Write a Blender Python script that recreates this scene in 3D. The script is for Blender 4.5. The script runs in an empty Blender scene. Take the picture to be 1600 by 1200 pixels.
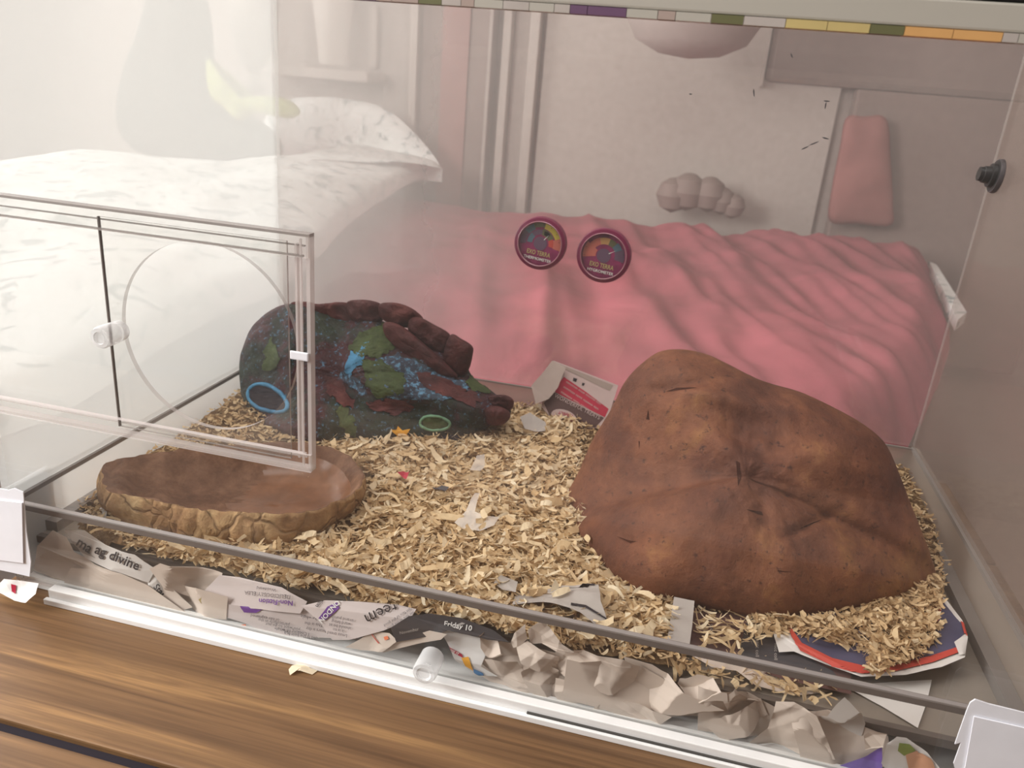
import bpy, bmesh, math, random
import numpy as np
from mathutils import Vector, Matrix, noise
from mathutils.bvhtree import BVHTree
from mathutils.geometry import tessellate_polygon
S = bpy.context.scene
COL = S.collection
RND = random.Random(7)

# ------------------------------------------------------------------ camera
CAM = Vector((0.51419789, -0.47341262, 0.35484509))
ROT = Matrix(((0.96903254, 0.23377811, 0.07952188), (0.15518077, -0.32602769, -0.9325368), (-0.19208036, 0.91599877, -0.35220931)))
FPX = 1236.84632
D = 0.44778       # inner depth of the vivarium
W = 0.80          # inner width
ZF = -0.045       # top of its floor plate
cd = bpy.data.cameras.new('camera'); cam = bpy.data.objects.new('camera', cd); COL.objects.link(cam)
Rt = Matrix((ROT[0], -ROT[1], -ROT[2])).transposed()
cam.matrix_world = Matrix.Translation(CAM) @ Rt.to_4x4()
cd.sensor_width = 36; cd.lens = FPX / 1600 * 36; cd.clip_start = 0.01; cd.clip_end = 50
cd.dof.use_dof = True; cd.dof.focus_distance = .62; cd.dof.aperture_fstop = 13
S.camera = cam

# ------------------------------------------------------------------ light and exposure
S.view_settings.view_transform = 'Standard'
S.view_settings.look = 'None'
S.view_settings.exposure = 0.06
S.view_settings.gamma = 1
S.view_settings.use_curve_mapping = False
S.cycles.use_denoising = True
S.cycles.caustics_reflective = False
S.cycles.caustics_refractive = False
S.cycles.max_bounces = 12
S.cycles.transparent_max_bounces = 24
S.cycles.sample_clamp_indirect = 6
w = bpy.data.worlds.new('world'); S.world = w; w.use_nodes = True
w.node_tree.nodes['Background'].inputs[0].default_value = (.85, .9, 1, 1)
w.node_tree.nodes['Background'].inputs[1].default_value = 0.3

def area(name, loc, aim, sx, sy, power, color):
    l = bpy.data.lights.new(name, 'AREA'); l.shape = 'RECTANGLE'; l.size = sx; l.size_y = sy
    l.energy = power; l.color = color
    o = bpy.data.objects.new(name, l); COL.objects.link(o); o.location = loc
    o.rotation_euler = (Vector(aim) - Vector(loc)).to_track_quat('-Z', 'Y').to_euler()
    return o
area('window_daylight', (-2.55, 1.5, 0.85), (0.2, 1.3, -0.2), 1.9, 1.3, 66, (1.0, 1.0, .985))
area('front_fill', (-1.7, -.9, 1.0), (0.4, .2, -0.1), 1.1, 1.1, 95, (1.0, .985, .96))  # unseen fill lamp added to brighten the front papers and rail
area('bed_fill', (0.2, .2, 1.82), (0.0, 1.6, -.1), 2.4, 1.6, 42, (1.0, .97, .94))  # unseen fill lamp added overhead to even out the light on the bed

# ------------------------------------------------------------------ helpers
def ray(px, py):
    return ROT.transposed() @ Vector(((px - 800) / FPX, (py - 600) / FPX, 1.0))
def at(px, py, ax, val):
    d = ray(px, py); t = (val - CAM[ax]) / d[ax]
    return CAM + d * t
mir = at      # points of the room behind the vivarium
def proj(P):
    q = ROT @ (Vector(P) - CAM)
    return (800 + FPX * q.x / q.z, 600 + FPX * q.y / q.z)

def wloc(o):
    v = Vector((0, 0, 0))
    while o is not None:
        v += o.location; o = o.parent
    return v
def put(name, me, parent=None, mats=(), smooth=None, origin=None):
    """link one mesh (vertices in world coordinates) as one object"""
    o = bpy.data.objects.new(name, me); COL.objects.link(o)
    if parent is not None:
        o.parent = parent; off = wloc(parent)
    else:
        off = Vector(origin) if origin is not None else Vector((0, 0, 0))
        o.location = off
    if off.length > 0: me.transform(Matrix.Translation(-off))
    for m in (mats if isinstance(mats, (list, tuple)) else [mats]): me.materials.append(m)
    if smooth is not None:
        me.shade_smooth() if smooth else me.shade_flat()
    return o
def tag(o, label=None, cat=None, group=None, kind=None):
    if label: o['label'] = label
    if cat: o['category'] = cat
    if group: o['group'] = group
    if kind: o['kind'] = kind
    return o
def thing(name, label, cat, loc, group=None):
    o = bpy.data.objects.new(name, None); COL.objects.link(o); o.location = loc; o.empty_display_size = .02
    return tag(o, label, cat, group)
def mesh(verts, faces):
    me = bpy.data.meshes.new('m'); me.from_pydata([tuple(v) for v in verts], [], faces); me.update(); return me
def box_me(x0, x1, y0, y1, z0, z1, bev=0.0, me=None):
    bm = bmesh.new()
    r = bmesh.ops.create_cube(bm, size=1)
    bmesh.ops.scale(bm, vec=(x1 - x0, y1 - y0, z1 - z0), verts=bm.verts)
    bmesh.ops.translate(bm, vec=((x0 + x1) / 2, (y0 + y1) / 2, (z0 + z1) / 2), verts=bm.verts)
    if bev > 0: bmesh.ops.bevel(bm, geom=bm.edges[:], offset=bev, segments=2, affect='EDGES', profile=.6)
    me = bpy.data.meshes.new('m'); bm.to_mesh(me); bm.free(); return me
def box(name, x0, x1, y0, y1, z0, z1, mat, parent=None, bev=0.0, origin=None):
    return put(name, box_me(x0, x1, y0, y1, z0, z1, bev), parent, mat, False, origin)
def pane(name, x0, x1, y0, y1, z0, z1, parent):
    """a clear sheet: big faces clear, thin edges frosted"""
    o = box(name, x0, x1, y0, y1, z0, z1, [M['clear'], M['edge']], parent)
    d = [x1 - x0, y1 - y0, z1 - z0]; ax = d.index(min(d))
    for p in o.data.polygons: p.material_index = 0 if abs(p.normal[ax]) > .5 else 1
    return o
def lathe(name, prof, centre, axis, mat, parent=None, n=40, smooth=True, origin=None, cap=True):
    a = Vector(axis).normalized(); q = a.to_track_quat('Z', 'Y')
    vs, fs = [], []
    for r, h in prof:
        for k in range(n):
            t = 2 * math.pi * k / n
            vs.append(Vector(centre) + q @ Vector((r * math.cos(t), r * math.sin(t), h)))
    for i in range(len(prof) - 1):
        for k in range(n):
            fs.append((i * n + k, i * n + (k + 1) % n, (i + 1) * n + (k + 1) % n, (i + 1) * n + k))
    if cap: fs.append(tuple(reversed(range(n)))); fs.append(tuple((len(prof) - 1) * n + k for k in range(n)))
    o = put(name, mesh(vs, fs), parent, mat, smooth, origin)
    if smooth:
        o.data.shade_smooth()
        try: o.data.set_sharp_from_angle(angle=math.radians(35))
        except Exception: pass
    return o
def fbm(p, sc, oc=4, seed=0.0):
    v = 0; a = 1; s = sc; tot = 0
    for _ in range(oc):
        v += a * noise.noise(Vector((p[0] * s + seed, p[1] * s - seed * .7, p[2] * s + seed * 1.3))); tot += a; a *= .5; s *= 2.03
    return v / tot
def spline(pts, n):
    """closed Catmull-Rom through the points, resampled evenly"""
    pts = [Vector(p) for p in pts]; m = len(pts); out = []
    for i in range(m):
        a, b, c, d = pts[i - 1], pts[i], pts[(i + 1) % m], pts[(i + 2) % m]
        for k in range(16):
            t = k / 16
            out.append(.5 * ((2 * b) + (c - a) * t + (2 * a - 5 * b + 4 * c - d) * t * t + (3 * b - a - 3 * c + d) * t ** 3))
    L = [0]
    for i in range(len(out)): L.append(L[-1] + (out[(i + 1) % len(out)] - out[i]).length)
    res = []; j = 0
    for k in range(n):
        s = L[-1] * k / n
        while L[j + 1] < s: j += 1
        t = (s - L[j]) / max(1e-9, L[j + 1] - L[j]); res.append(out[j].lerp(out[(j + 1) % len(out)], t))
    return res
def inside(x, y, poly):
    c = False; n = len(poly)
    for i in range(n):
        x1, y1 = poly[i]; x2, y2 = poly[i - 1]
        if (y1 > y) != (y2 > y) and x < (x2 - x1) * (y - y1) / (y2 - y1) + x1: c = not c
    return c

# ------------------------------------------------------------------ materials
M = {}
def nodes(name):
    m = bpy.data.materials.new(name); m.use_nodes = True; nt = m.node_tree; nt.nodes.clear()
    out = nt.nodes.new('ShaderNodeOutputMaterial'); M[name] = m
    return m, nt, out
def coords(nt, kind='Object', scale=(1, 1, 1), rot=(0, 0, 0)):
    tc = nt.nodes.new('ShaderNodeTexCoord'); mp = nt.nodes.new('ShaderNodeMapping')
    mp.inputs['Scale'].default_value = scale; mp.inputs['Rotation'].default_value = rot
    nt.links.new(tc.outputs[kind], mp.inputs[0]); return mp.outputs[0]
def ramp(nt, fac, stops):
    r = nt.nodes.new('ShaderNodeValToRGB'); e = r.color_ramp.elements
    while len(e) < len(stops): e.new(.5)
    for k, (p, c) in enumerate(stops): e[k].position = p; e[k].color = (*c, 1)
    nt.links.new(fac, r.inputs[0]); return r.outputs[0]
def tex(nt, v, scale, detail=6, rough=.6, kind='noise', dist=0.0):
    if kind == 'noise':
        t = nt.nodes.new('ShaderNodeTexNoise'); t.inputs['Scale'].default_value = scale
        t.inputs['Detail'].default_value = detail; t.inputs['Roughness'].default_value = rough; t.inputs['Distortion'].default_value = dist
        nt.links.new(v, t.inputs['Vector']); return t.outputs['Fac']
    t = nt.nodes.new('ShaderNodeTexVoronoi'); t.inputs['Scale'].default_value = scale
    if kind == 'crack': t.feature = 'DISTANCE_TO_EDGE'
    nt.links.new(v, t.inputs['Vector']); return t.outputs['Distance']
def mix(nt, f, a, b, mode='MIX'):
    m = nt.nodes.new('ShaderNodeMix'); m.data_type = 'RGBA'; m.blend_type = mode
    if isinstance(f, (int, float)): m.inputs[0].default_value = f
    else: nt.links.new(f, m.inputs[0])
    for i, c in ((6, a), (7, b)):
        if isinstance(c, tuple): m.inputs[i].default_value = (*c, 1)
        else: nt.links.new(c, m.inputs[i])
    return m.outputs[2]
def bsdf(nt, out, col, rough=.6, spec=.5, bump=None, strength=.3, dist=.002, metal=0):
    b = nt.nodes.new('ShaderNodeBsdfPrincipled')
    if isinstance(col, tuple): b.inputs['Base Color'].default_value = (*col, 1)
    else: nt.links.new(col, b.inputs['Base Color'])
    b.inputs['Roughness'].default_value = rough; b.inputs['Specular IOR Level'].default_value = spec; b.inputs['Metallic'].default_value = metal
    if bump is not None:
        bp = nt.nodes.new('ShaderNodeBump'); bp.inputs['Strength'].default_value = strength; bp.inputs['Distance'].default_value = dist
        nt.links.new(bump, bp.inputs['Height']); nt.links.new(bp.outputs[0], b.inputs['Normal'])
    if out is not None: nt.links.new(b.outputs[0], out.inputs[0])
    return b
def plain(name, col, rough=.6, spec=.4, var=.06, scale=30, bump=.1, dist=.001, metal=0):
    m, nt, out = nodes(name); v = coords(nt); n = tex(nt, v, scale)
    dark = tuple(c * (1 - var) for c in col); lite = tuple(min(1, c * (1 + var)) for c in col)
    bsdf(nt, out, ramp(nt, n, [(.3, dark), (.7, lite)]), rough, spec, n, bump, dist, metal); return m
def mottle(name, stops, scale, rough=.7, spec=.3, bump=.5, dist=.003, detail=8, fine=None, cracks=None):
    m, nt, out = nodes(name); v = coords(nt); n = tex(nt, v, scale, detail, .65, dist=.3)
    c = ramp(nt, n, stops); h = n
    if fine:
        f = tex(nt, v, fine[0], 4, .7); c = mix(nt, ramp(nt, f, [(fine[1], (0, 0, 0)), (fine[1] + .12, (1, 1, 1))]), c, fine[2]); h = f
    if cracks:
        wn_ = nt.nodes.new('ShaderNodeTexNoise'); wn_.inputs['Scale'].default_value = cracks[0] * .8; nt.links.new(v, wn_.inputs['Vector'])
        vm = nt.nodes.new('ShaderNodeVectorMath'); vm.operation = 'MULTIPLY_ADD'; nt.links.new(wn_.outputs['Color'], vm.inputs[0]); vm.inputs[1].default_value = (1.1 / cracks[0],) * 3; nt.links.new(v, vm.inputs[2])
        k = tex(nt, vm.outputs[0], cracks[0], kind='crack'); kf = nt.nodes.new('ShaderNodeMath'); kf.operation = 'MULTIPLY'; nt.links.new(ramp(nt, k, [(0, (1, 1, 1)), (cracks[1], (0, 0, 0))]), kf.inputs[0]); nt.links.new(ramp(nt, n, [(.42, (0, 0, 0)), (.58, (.8, .8, .8))]), kf.inputs[1]); c = mix(nt, kf.outputs[0], c, cracks[2])
    g2_ = tex(nt, v, scale * 4.5, 8, .7); sm = nt.nodes.new('ShaderNodeMath'); sm.operation = 'MULTIPLY_ADD'
    nt.links.new(g2_, sm.inputs[0]); sm.inputs[1].default_value = 1.2; nt.links.new(n, sm.inputs[2])
    c = mix(nt, .55, c, ramp(nt, g2_, [(.3, (.45, .42, .4)), (.62, (1, 1, 1))]), 'MULTIPLY')
    if cracks:
        kk = nt.nodes.new('ShaderNodeMath'); kk.operation = 'MULTIPLY_ADD'; nt.links.new(ramp(nt, k, [(0, (0, 0, 0)), (cracks[1] * 1.5, (1, 1, 1))]), kk.inputs[0]); kk.inputs[1].default_value = .8; nt.links.new(sm.outputs[0], kk.inputs[2]); sm = kk
    bsdf(nt, out, c, rough, spec, sm.outputs[0], bump, dist); return m

def clear(name, ior, tint, dust, dustcol):
    """clear sheet: Fresnel reflection, straight transmission and a thin film of dust"""
    m, nt, out = nodes(name)
    ge = nt.nodes.new('ShaderNodeNewGeometry'); dt = nt.nodes.new('ShaderNodeVectorMath'); dt.operation = 'DOT_PRODUCT'
    nt.links.new(ge.outputs['True Normal'], dt.inputs[0]); nt.links.new(ge.outputs['Incoming'], dt.inputs[1])
    def mth(op, a, b=None):
        k = nt.nodes.new('ShaderNodeMath'); k.operation = op
        for i, q in enumerate((a, b)):
            if q is None: continue
            if isinstance(q, (int, float)): k.inputs[i].default_value = q
            else: nt.links.new(q, k.inputs[i])
        return k.outputs[0]
    r0 = ((ior - 1) / (ior + 1)) ** 2   # Schlick's Fresnel, the same from both faces of the sheet
    frs = mth('ADD', mth('MULTIPLY', mth('POWER', mth('SUBTRACT', 1.0, mth('ABSOLUTE', dt.outputs['Value'])), 5.0), 1 - r0), r0)
    gl = nt.nodes.new('ShaderNodeBsdfGlossy'); gl.inputs['Roughness'].default_value = .0
    tr = nt.nodes.new('ShaderNodeBsdfTransparent'); tr.inputs[0].default_value = (*tint, 1)
    di = nt.nodes.new('ShaderNodeBsdfDiffuse'); di.inputs[0].default_value = (*dustcol, 1)
    v = coords(nt); n = tex(nt, v, 9, 6, .7)
    mr = nt.nodes.new('ShaderNodeMapRange'); mr.inputs[1].default_value = .35; mr.inputs[2].default_value = .7
    mr.inputs[3].default_value = dust * .6; mr.inputs[4].default_value = dust * 1.4; nt.links.new(n, mr.inputs[0])
    a = nt.nodes.new('ShaderNodeMixShader'); nt.links.new(mr.outputs[0], a.inputs[0]); nt.links.new(tr.outputs[0], a.inputs[1]); nt.links.new(di.outputs[0], a.inputs[2])
    b = nt.nodes.new('ShaderNodeMixShader'); nt.links.new(frs, b.inputs[0]); nt.links.new(a.outputs[0], b.inputs[1]); nt.links.new(gl.outputs[0], b.inputs[2])
    nt.links.new(b.outputs[0], out.inputs[0]); return m
clear('clear', 1.49, (.99, .99, .985), .012, (.85, .85, .85))
clear('clear_door', 1.25, (.99, .99, .985), .02, (.85, .85, .85))
def semi(name, col, alpha, rough=.25):
    m, nt, out = nodes(name)
    b = bsdf(nt, None, col, rough, .8); tr = nt.nodes.new('ShaderNodeBsdfTransparent')
    a = nt.nodes.new('ShaderNodeMixShader'); a.inputs[0].default_value = alpha
    nt.links.new(tr.outputs[0], a.inputs[1]); nt.links.new(b.outputs[0], a.inputs[2]); nt.links.new(a.outputs[0], out.inputs[0]); return m
semi('edge', (.74, .68, .66), .45)
semi('edge_grey', (.34, .30, .28), .7)
semi('seam', (.15, .125, .11), .85, .5)
semi('seam_pale', (.28, .25, .23), .7, .5)
semi('rail_clear', (.46, .44, .385), .92, .3)
semi('scrap_film', (.8, .74, .68), .55, .5)
m, nt, out = nodes('knob_acrylic')      # clear plastic: see-through with bright glossy rims where it is seen edge-on
lw = nt.nodes.new('ShaderNodeLayerWeight'); lw.inputs[0].default_value = .35
rp = nt.nodes.new('ShaderNodeMapRange'); nt.links.new(lw.outputs['Facing'], rp.inputs[0])
for i_, v_ in ((1, 0), (2, .8), (3, .22), (4, .75)): rp.inputs[i_].default_value = v_
tr = nt.nodes.new('ShaderNodeBsdfTransparent'); a = nt.nodes.new('ShaderNodeMixShader'); nt.links.new(rp.outputs[0], a.inputs[0])
b_ = bsdf(nt, None, (.82, .83, .84), .08, .9); nt.links.new(tr.outputs[0], a.inputs[1]); nt.links.new(b_.outputs[0], a.inputs[2]); nt.links.new(a.outputs[0], out.inputs[0])

# white opal panels: diffuse, slightly translucent, faint gloss
def opal(name, col, trans):
    m, nt, out = nodes(name); v = coords(nt); n = tex(nt, v, 5, 5)
    c = ramp(nt, n, [(.3, tuple(k * .97 for k in col)), (.7, col)])
    p = bsdf(nt, None, c, .22, .45)
    t = nt.nodes.new('ShaderNodeBsdfTranslucent'); nt.links.new(c, t.inputs[0])
    a = nt.nodes.new('ShaderNodeMixShader'); a.inputs[0].default_value = trans
    nt.links.new(p.outputs[0], a.inputs[1]); nt.links.new(t.outputs[0], a.inputs[2]); nt.links.new(a.outputs[0], out.inputs[0]); return m
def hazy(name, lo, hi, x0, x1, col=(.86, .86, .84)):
    """clear acrylic made milky, denser towards the left (x0) than the right (x1)"""
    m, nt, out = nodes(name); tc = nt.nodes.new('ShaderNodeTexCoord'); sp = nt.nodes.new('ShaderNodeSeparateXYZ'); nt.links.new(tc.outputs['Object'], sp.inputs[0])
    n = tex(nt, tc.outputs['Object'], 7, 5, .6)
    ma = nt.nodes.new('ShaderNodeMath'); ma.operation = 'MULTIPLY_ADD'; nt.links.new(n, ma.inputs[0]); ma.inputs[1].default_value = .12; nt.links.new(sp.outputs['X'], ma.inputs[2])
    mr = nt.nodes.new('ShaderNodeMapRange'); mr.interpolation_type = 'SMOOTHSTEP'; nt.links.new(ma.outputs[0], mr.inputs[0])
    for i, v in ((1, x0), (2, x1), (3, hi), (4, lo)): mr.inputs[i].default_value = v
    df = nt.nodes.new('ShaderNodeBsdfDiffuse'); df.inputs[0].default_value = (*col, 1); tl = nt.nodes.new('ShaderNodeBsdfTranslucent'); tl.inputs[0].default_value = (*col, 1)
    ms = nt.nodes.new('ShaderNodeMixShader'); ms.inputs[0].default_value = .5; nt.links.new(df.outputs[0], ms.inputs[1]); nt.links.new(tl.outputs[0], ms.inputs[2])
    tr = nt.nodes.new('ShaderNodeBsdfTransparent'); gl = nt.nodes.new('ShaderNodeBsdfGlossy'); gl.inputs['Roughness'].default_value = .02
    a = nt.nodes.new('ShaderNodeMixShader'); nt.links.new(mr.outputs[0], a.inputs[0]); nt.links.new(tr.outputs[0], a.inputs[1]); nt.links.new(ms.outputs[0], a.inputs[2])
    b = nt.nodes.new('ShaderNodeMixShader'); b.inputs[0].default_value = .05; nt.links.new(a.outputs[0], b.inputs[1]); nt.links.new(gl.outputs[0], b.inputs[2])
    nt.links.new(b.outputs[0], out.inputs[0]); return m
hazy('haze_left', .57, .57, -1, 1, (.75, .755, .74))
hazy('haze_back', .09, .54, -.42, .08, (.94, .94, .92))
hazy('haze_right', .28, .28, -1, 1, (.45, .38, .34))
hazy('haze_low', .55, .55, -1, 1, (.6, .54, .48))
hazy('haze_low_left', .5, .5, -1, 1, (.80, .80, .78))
plain('white_rail', (.84, .84, .83), .35, .5, .03, 60, .03)
plain('groove', (.06, .055, .05), .6)
plain('floor_plate', (.27, .235, .20), .3, .5, .15, 14, .05)
plain('card_white', (.80, .81, .86), .7, .2, .04, 25, .25, .001)
plain('newsprint', (.69, .595, .52), .85, .15, .06, 12, .12)
plain('newsprint_white', (.74, .71, .68), .85, .15, .05, 14, .1)
plain('newsprint_pink', (.68, .605, .59), .85, .15, .06, 14, .1)
plain('newsprint_grey', (.42, .38, .35), .85, .15, .08, 30, .1)
plain('film_white', (.78, .77, .76), .35, .5, .04, 20, .1)
plain('ink', (.035, .03, .035), .7, .1)
plain('ink_soft', (.16, .14, .15), .8, .1)
plain('ink_white', (.85, .84, .82), .7, .1)
plain('charcoal', (.06, .055, .06), .6, .3, .2, 30)
plain('dark_page', (.11, .055, .05), .5, .4, .25, 20)
plain('purple', (.16, .05, .30), .6)
plain('violet', (.17, .10, .40), .7)
plain('navy', (.075, .075, .14), .45, .4, .25, 15)
plain('red', (.55, .07, .05), .5, .4, .12, 20)
plain('orange', (.85, .42, .04), .6)
plain('orange_red', (.8, .22, .10), .6)
plain('blue', (.05, .22, .50), .6)
plain('green', (.22, .28, .06), .6)
plain('flesh', (.62, .33, .2), .6)
plain('crimson', (.42, .02, .05), .5, .3)
plain('carton_beige', (.36, .285, .25), .7, .2)
plain('carton_dark', (.10, .055, .05), .6, .2)
plain('carton_white', (.52, .40, .38), .7, .2)
plain('black_rubber', (.012, .011, .011), .45, .4)
plain('grommet_grey', (.05, .042, .045), .5, .4)
plain('dial_case', (.17, .012, .055), .3, .5, .15)
plain('dial_face', (.26, .025, .11), .5, .3, .4, 60)
plain('dial_rim', (.35, .15, .19), .25, .6)
plain('yellow', (.62, .50, .06), .5); plain('teal', (.09, .16, .22), .5); plain('amber', (.60, .34, .13), .5)
plain('olive', (.13, .13, .06), .5); plain('lilac', (.13, .07, .13), .5); plain('salmon', (.6, .16, .12), .5); plain('gold', (.50, .40, .17), .5)
# wood: long streaks with warm and dark bands
m, nt, out = nodes('wood')
v = coords(nt, scale=(.9, 24, 3)); n1 = tex(nt, v, 2.2, 8, .62, dist=.4)
v2 = coords(nt, scale=(3, 190, 5)); n2 = tex(nt, v2, 1.5, 5, .6)
c = ramp(nt, n1, [(.26, (.085, .042, .018)), (.44, (.155, .082, .037)), (.58, (.20, .108, .048)), (.72, (.40, .225, .092))])
c = mix(nt, .35, c, ramp(nt, n2, [(.35, (.12, .10, .09)), (.62, (1, 1, 1))]), 'MULTIPLY')
bsdf(nt, out, c, .42, .4, n2, .12, .0006)
plain('wood_dark', (.035, .018, .012), .7)
# shavings: a tone stored per flake chooses the wood colour
m, nt, out = nodes('shaving')
at_ = nt.nodes.new('ShaderNodeAttribute'); at_.attribute_name = 'tone'
v = coords(nt, scale=(1, 1, 1)); n = tex(nt, v, 260, 3)
c = ramp(nt, at_.outputs['Fac'], [(0, (.36, .22, .11)), (.3, (.62, .43, .23)), (.65, (.80, .62, .38)), (1, (.92, .82, .62))])
c = mix(nt, .25, c, ramp(nt, n, [(.3, (.6, .55, .5)), (.7, (1, 1, 1))]), 'MULTIPLY')
p = bsdf(nt, None, c, .7, .2); t = nt.nodes.new('ShaderNodeBsdfTranslucent'); nt.links.new(c, t.inputs[0])
a = nt.nodes.new('ShaderNodeMixShader'); a.inputs[0].default_value = .25
nt.links.new(p.outputs[0], a.inputs[1]); nt.links.new(t.outputs[0], a.inputs[2]); nt.links.new(a.outputs[0], out.inputs[0])
mottle('litter', [(.3, (.16, .085, .04)), (.5, (.36, .22, .11)), (.7, (.55, .38, .2))], 90, .9, .1, 1.0, .006)
mottle('rock', [(.25, (.070, .022, .012)), (.42, (.135, .046, .024)), (.56, (.215, .080, .038)), (.68, (.32, .145, .052)), (.8, (.31, .165, .105))], 11, .6, .3, .6, .004, 12, (150, .585, (.06, .022, .014)))
mottle('dish_top', [(.3, (.10, .045, .026)), (.5, (.19, .095, .055)), (.7, (.30, .165, .10))], 30, .75, .25, .6, .003, 8, (150, .68, (.07, .03, .02)))
mottle('dish_side', [(.28, (.24, .125, .06)), (.45, (.46, .27, .13)), (.62, (.64, .43, .22)), (.8, (.72, .54, .31))], 26, .75, .2, .8, .004, 8, (120, .70, (.12, .055, .03)), (30, .045, (.13, .06, .03)))
mottle('dish_basin', [(.3, (.13, .05, .02)), (.5, (.20, .08, .033)), (.7, (.28, .13, .065))], 14, .28, .5, .1, .001)
# ornament
def orn_mat(name, base, speck, amount):
    mottle(name, base, 16, .55, .35, .8, .004, 8, (210, amount, speck))
orn_mat('orn_hull', [(.30, (.020, .008, .012)), (.44, (.065, .014, .018)), (.52, (.022, .022, .018)), (.62, (.022, .036, .018)), (.72, (.02, .035, .055))], (.10, .22, .34), .57)
orn_mat('orn_blue', [(.3, (.035, .03, .05)), (.6, (.05, .075, .11))], (.13, .30, .46), .50)
orn_mat('orn_maroon', [(.3, (.03, .008, .009)), (.55, (.11, .024, .022)), (.75, (.23, .065, .05))], (.03, .03, .02), .68)
orn_mat('orn_green', [(.3, (.03, .05, .015)), (.6, (.07, .10, .025))], (.13, .17, .05), .60)
orn_mat('orn_rim', [(.3, (.04, .16, .30)), (.6, (.09, .34, .58))], (.02, .03, .05), .64)
orn_mat('orn_ring', [(.3, (.08, .18, .12)), (.6, (.22, .42, .26))], (.03, .05, .03), .66)
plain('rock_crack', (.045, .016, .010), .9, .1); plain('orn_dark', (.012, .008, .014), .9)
# the room
plain('room_grey', (.16, .14, .13), .9, .1); plain('room_wall', (.41, .35, .32), .9, .1); plain('room_white', (.47, .41, .37), .6, .3); plain('room_dark', (.012, .010, .010), .9)
plain('garment', (.30, .12, .11), .8, .2, .15, 5); plain('room_pink', (.32, .17, .155), .8, .2, .15, 5); plain('room_brown', (.24, .175, .155), .7); plain('room_floor', (.40, .30, .245), .6)
m, nt, out = nodes('bed_pink'); v = coords(nt); n = tex(nt, v, 3.2, 5, .6, dist=.8)
bsdf(nt, out, ramp(nt, n, [(.3, (.30, .085, .10)), (.7, (.47, .125, .155))]), .85, .1, n, .3, .03)
m, nt, out = nodes('bed_floral'); v = coords(nt); n = tex(nt, v, 22, 2, .4, dist=1.2)
bsdf(nt, out, ramp(nt, n, [(.37, (.42, .48, .48)), (.43, (.9, .92, .90)), (.9, (.94, .94, .92))]), .85, .1)
mottle('cloth_grey', [(.3, (.035, .035, .038)), (.6, (.07, .075, .07)), (.8, (.11, .12, .09))], 3, .95, .05, .3, .01, 4)
mottle('cloth_green', [(.3, (.30, .36, .10)), (.6, (.52, .58, .22)), (.8, (.62, .68, .34))], 5, .95, .05, .3, .01, 4)
m, nt, out = nodes('curtain'); v = coords(nt, scale=(1, 9, .1)); n = tex(nt, v, 2.2, 3)
e = nt.nodes.new('ShaderNodeEmission'); e.inputs[1].default_value = 3.0
nt.links.new(ramp(nt, n, [(.35, (.62, .66, .64)), (.65, (.95, .98, .95))]), e.inputs[0]); nt.links.new(e.outputs[0], out.inputs[0])

# ------------------------------------------------------------------ printing on real surfaces
_bvh = {}
def surf(o):
    if o.name not in _bvh:
        off = wloc(o); me = o.data
        _bvh[o.name] = BVHTree.FromPolygons([tuple(v.co + off) for v in me.vertices], [tuple(p.vertices) for p in me.polygons])
    return _bvh[o.name]
def lay(o, px, py, lift=.0005, fall=None):
    d = ray(px, py).normalized(); hit = surf(o).ray_cast(CAM, d)
    if hit[0] is None:
        t = fall or .6
        for _ in range(12):
            near = surf(o).find_nearest(CAM + d * t); t = (near[0] - CAM).dot(d)
        return near[0] - d * lift
    n = hit[1]
    if n.dot(d) > 0: n = -n
    return hit[0] + n * lift
def text_me(body, bold=False):
    c = bpy.data.curves.new('t', 'FONT'); c.body = body; c.size = 1; c.align_x = 'CENTER'; c.align_y = 'CENTER'; c.resolution_u = 2
    if bold: c.offset = .018
    o = bpy.data.objects.new('t', c); COL.objects.link(o); bpy.context.view_layer.update()
    me = bpy.data.meshes.new_from_object(o.evaluated_get(bpy.context.evaluated_depsgraph_get()))
    bpy.data.objects.remove(o); bpy.data.curves.remove(c); return me
def print_on(o, body, px, py, size, ang, mat, bold=False, xs=1.0, name='printed_text'):
    """letters laid on the surface; size in photo pixels, ang = direction of reading (degrees, image y down)"""
    me = text_me(body, bold); a = math.radians(ang); ca, sa = math.cos(a), math.sin(a)
    for v in me.vertices:
        x, y = v.co.x * size * xs, -v.co.y * size
        v.co = lay(o, px + x * ca - y * sa, py + x * sa + y * ca, .0012)
    me.materials.clear()
    return put(name, me, o, M[mat], False)
def subpoly(poly3, cuts):
    """fine mesh over a polygon of world points"""
    bm = bmesh.new()
    vs = [bm.verts.new(p) for p in poly3]
    for t in tessellate_polygon([poly3]):
        try: bm.faces.new([vs[i] for i in t])
        except ValueError: pass
    for _ in range(cuts): bmesh.ops.subdivide_edges(bm, edges=bm.edges[:], cuts=1, use_grid_fill=True)
    return bm
def patch_on(o, poly, mat, name='printed_band', cuts=3, lift=.0004, jit=0):
    """a printed or painted area laid on the surface of o; poly in photo pixels"""
    p3 = [Vector((x, y, 0)) for x, y in poly]; bm = subpoly(p3, cuts)
    if name in ('moss_patch', 'maroon_patch', 'painted_area', 'painted_ridge'): jit = 7
    if jit:
        for v in bm.verts:
            if v.is_boundary: v.co += noise.noise_vector(v.co * .13) * jit
    for v in bm.verts: v.co = lay(o, v.co.x, v.co.y, lift)
    me = bpy.data.meshes.new('m'); bm.to_mesh(me); bm.free()
    return put(name, me, o, M[mat], True)

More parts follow.
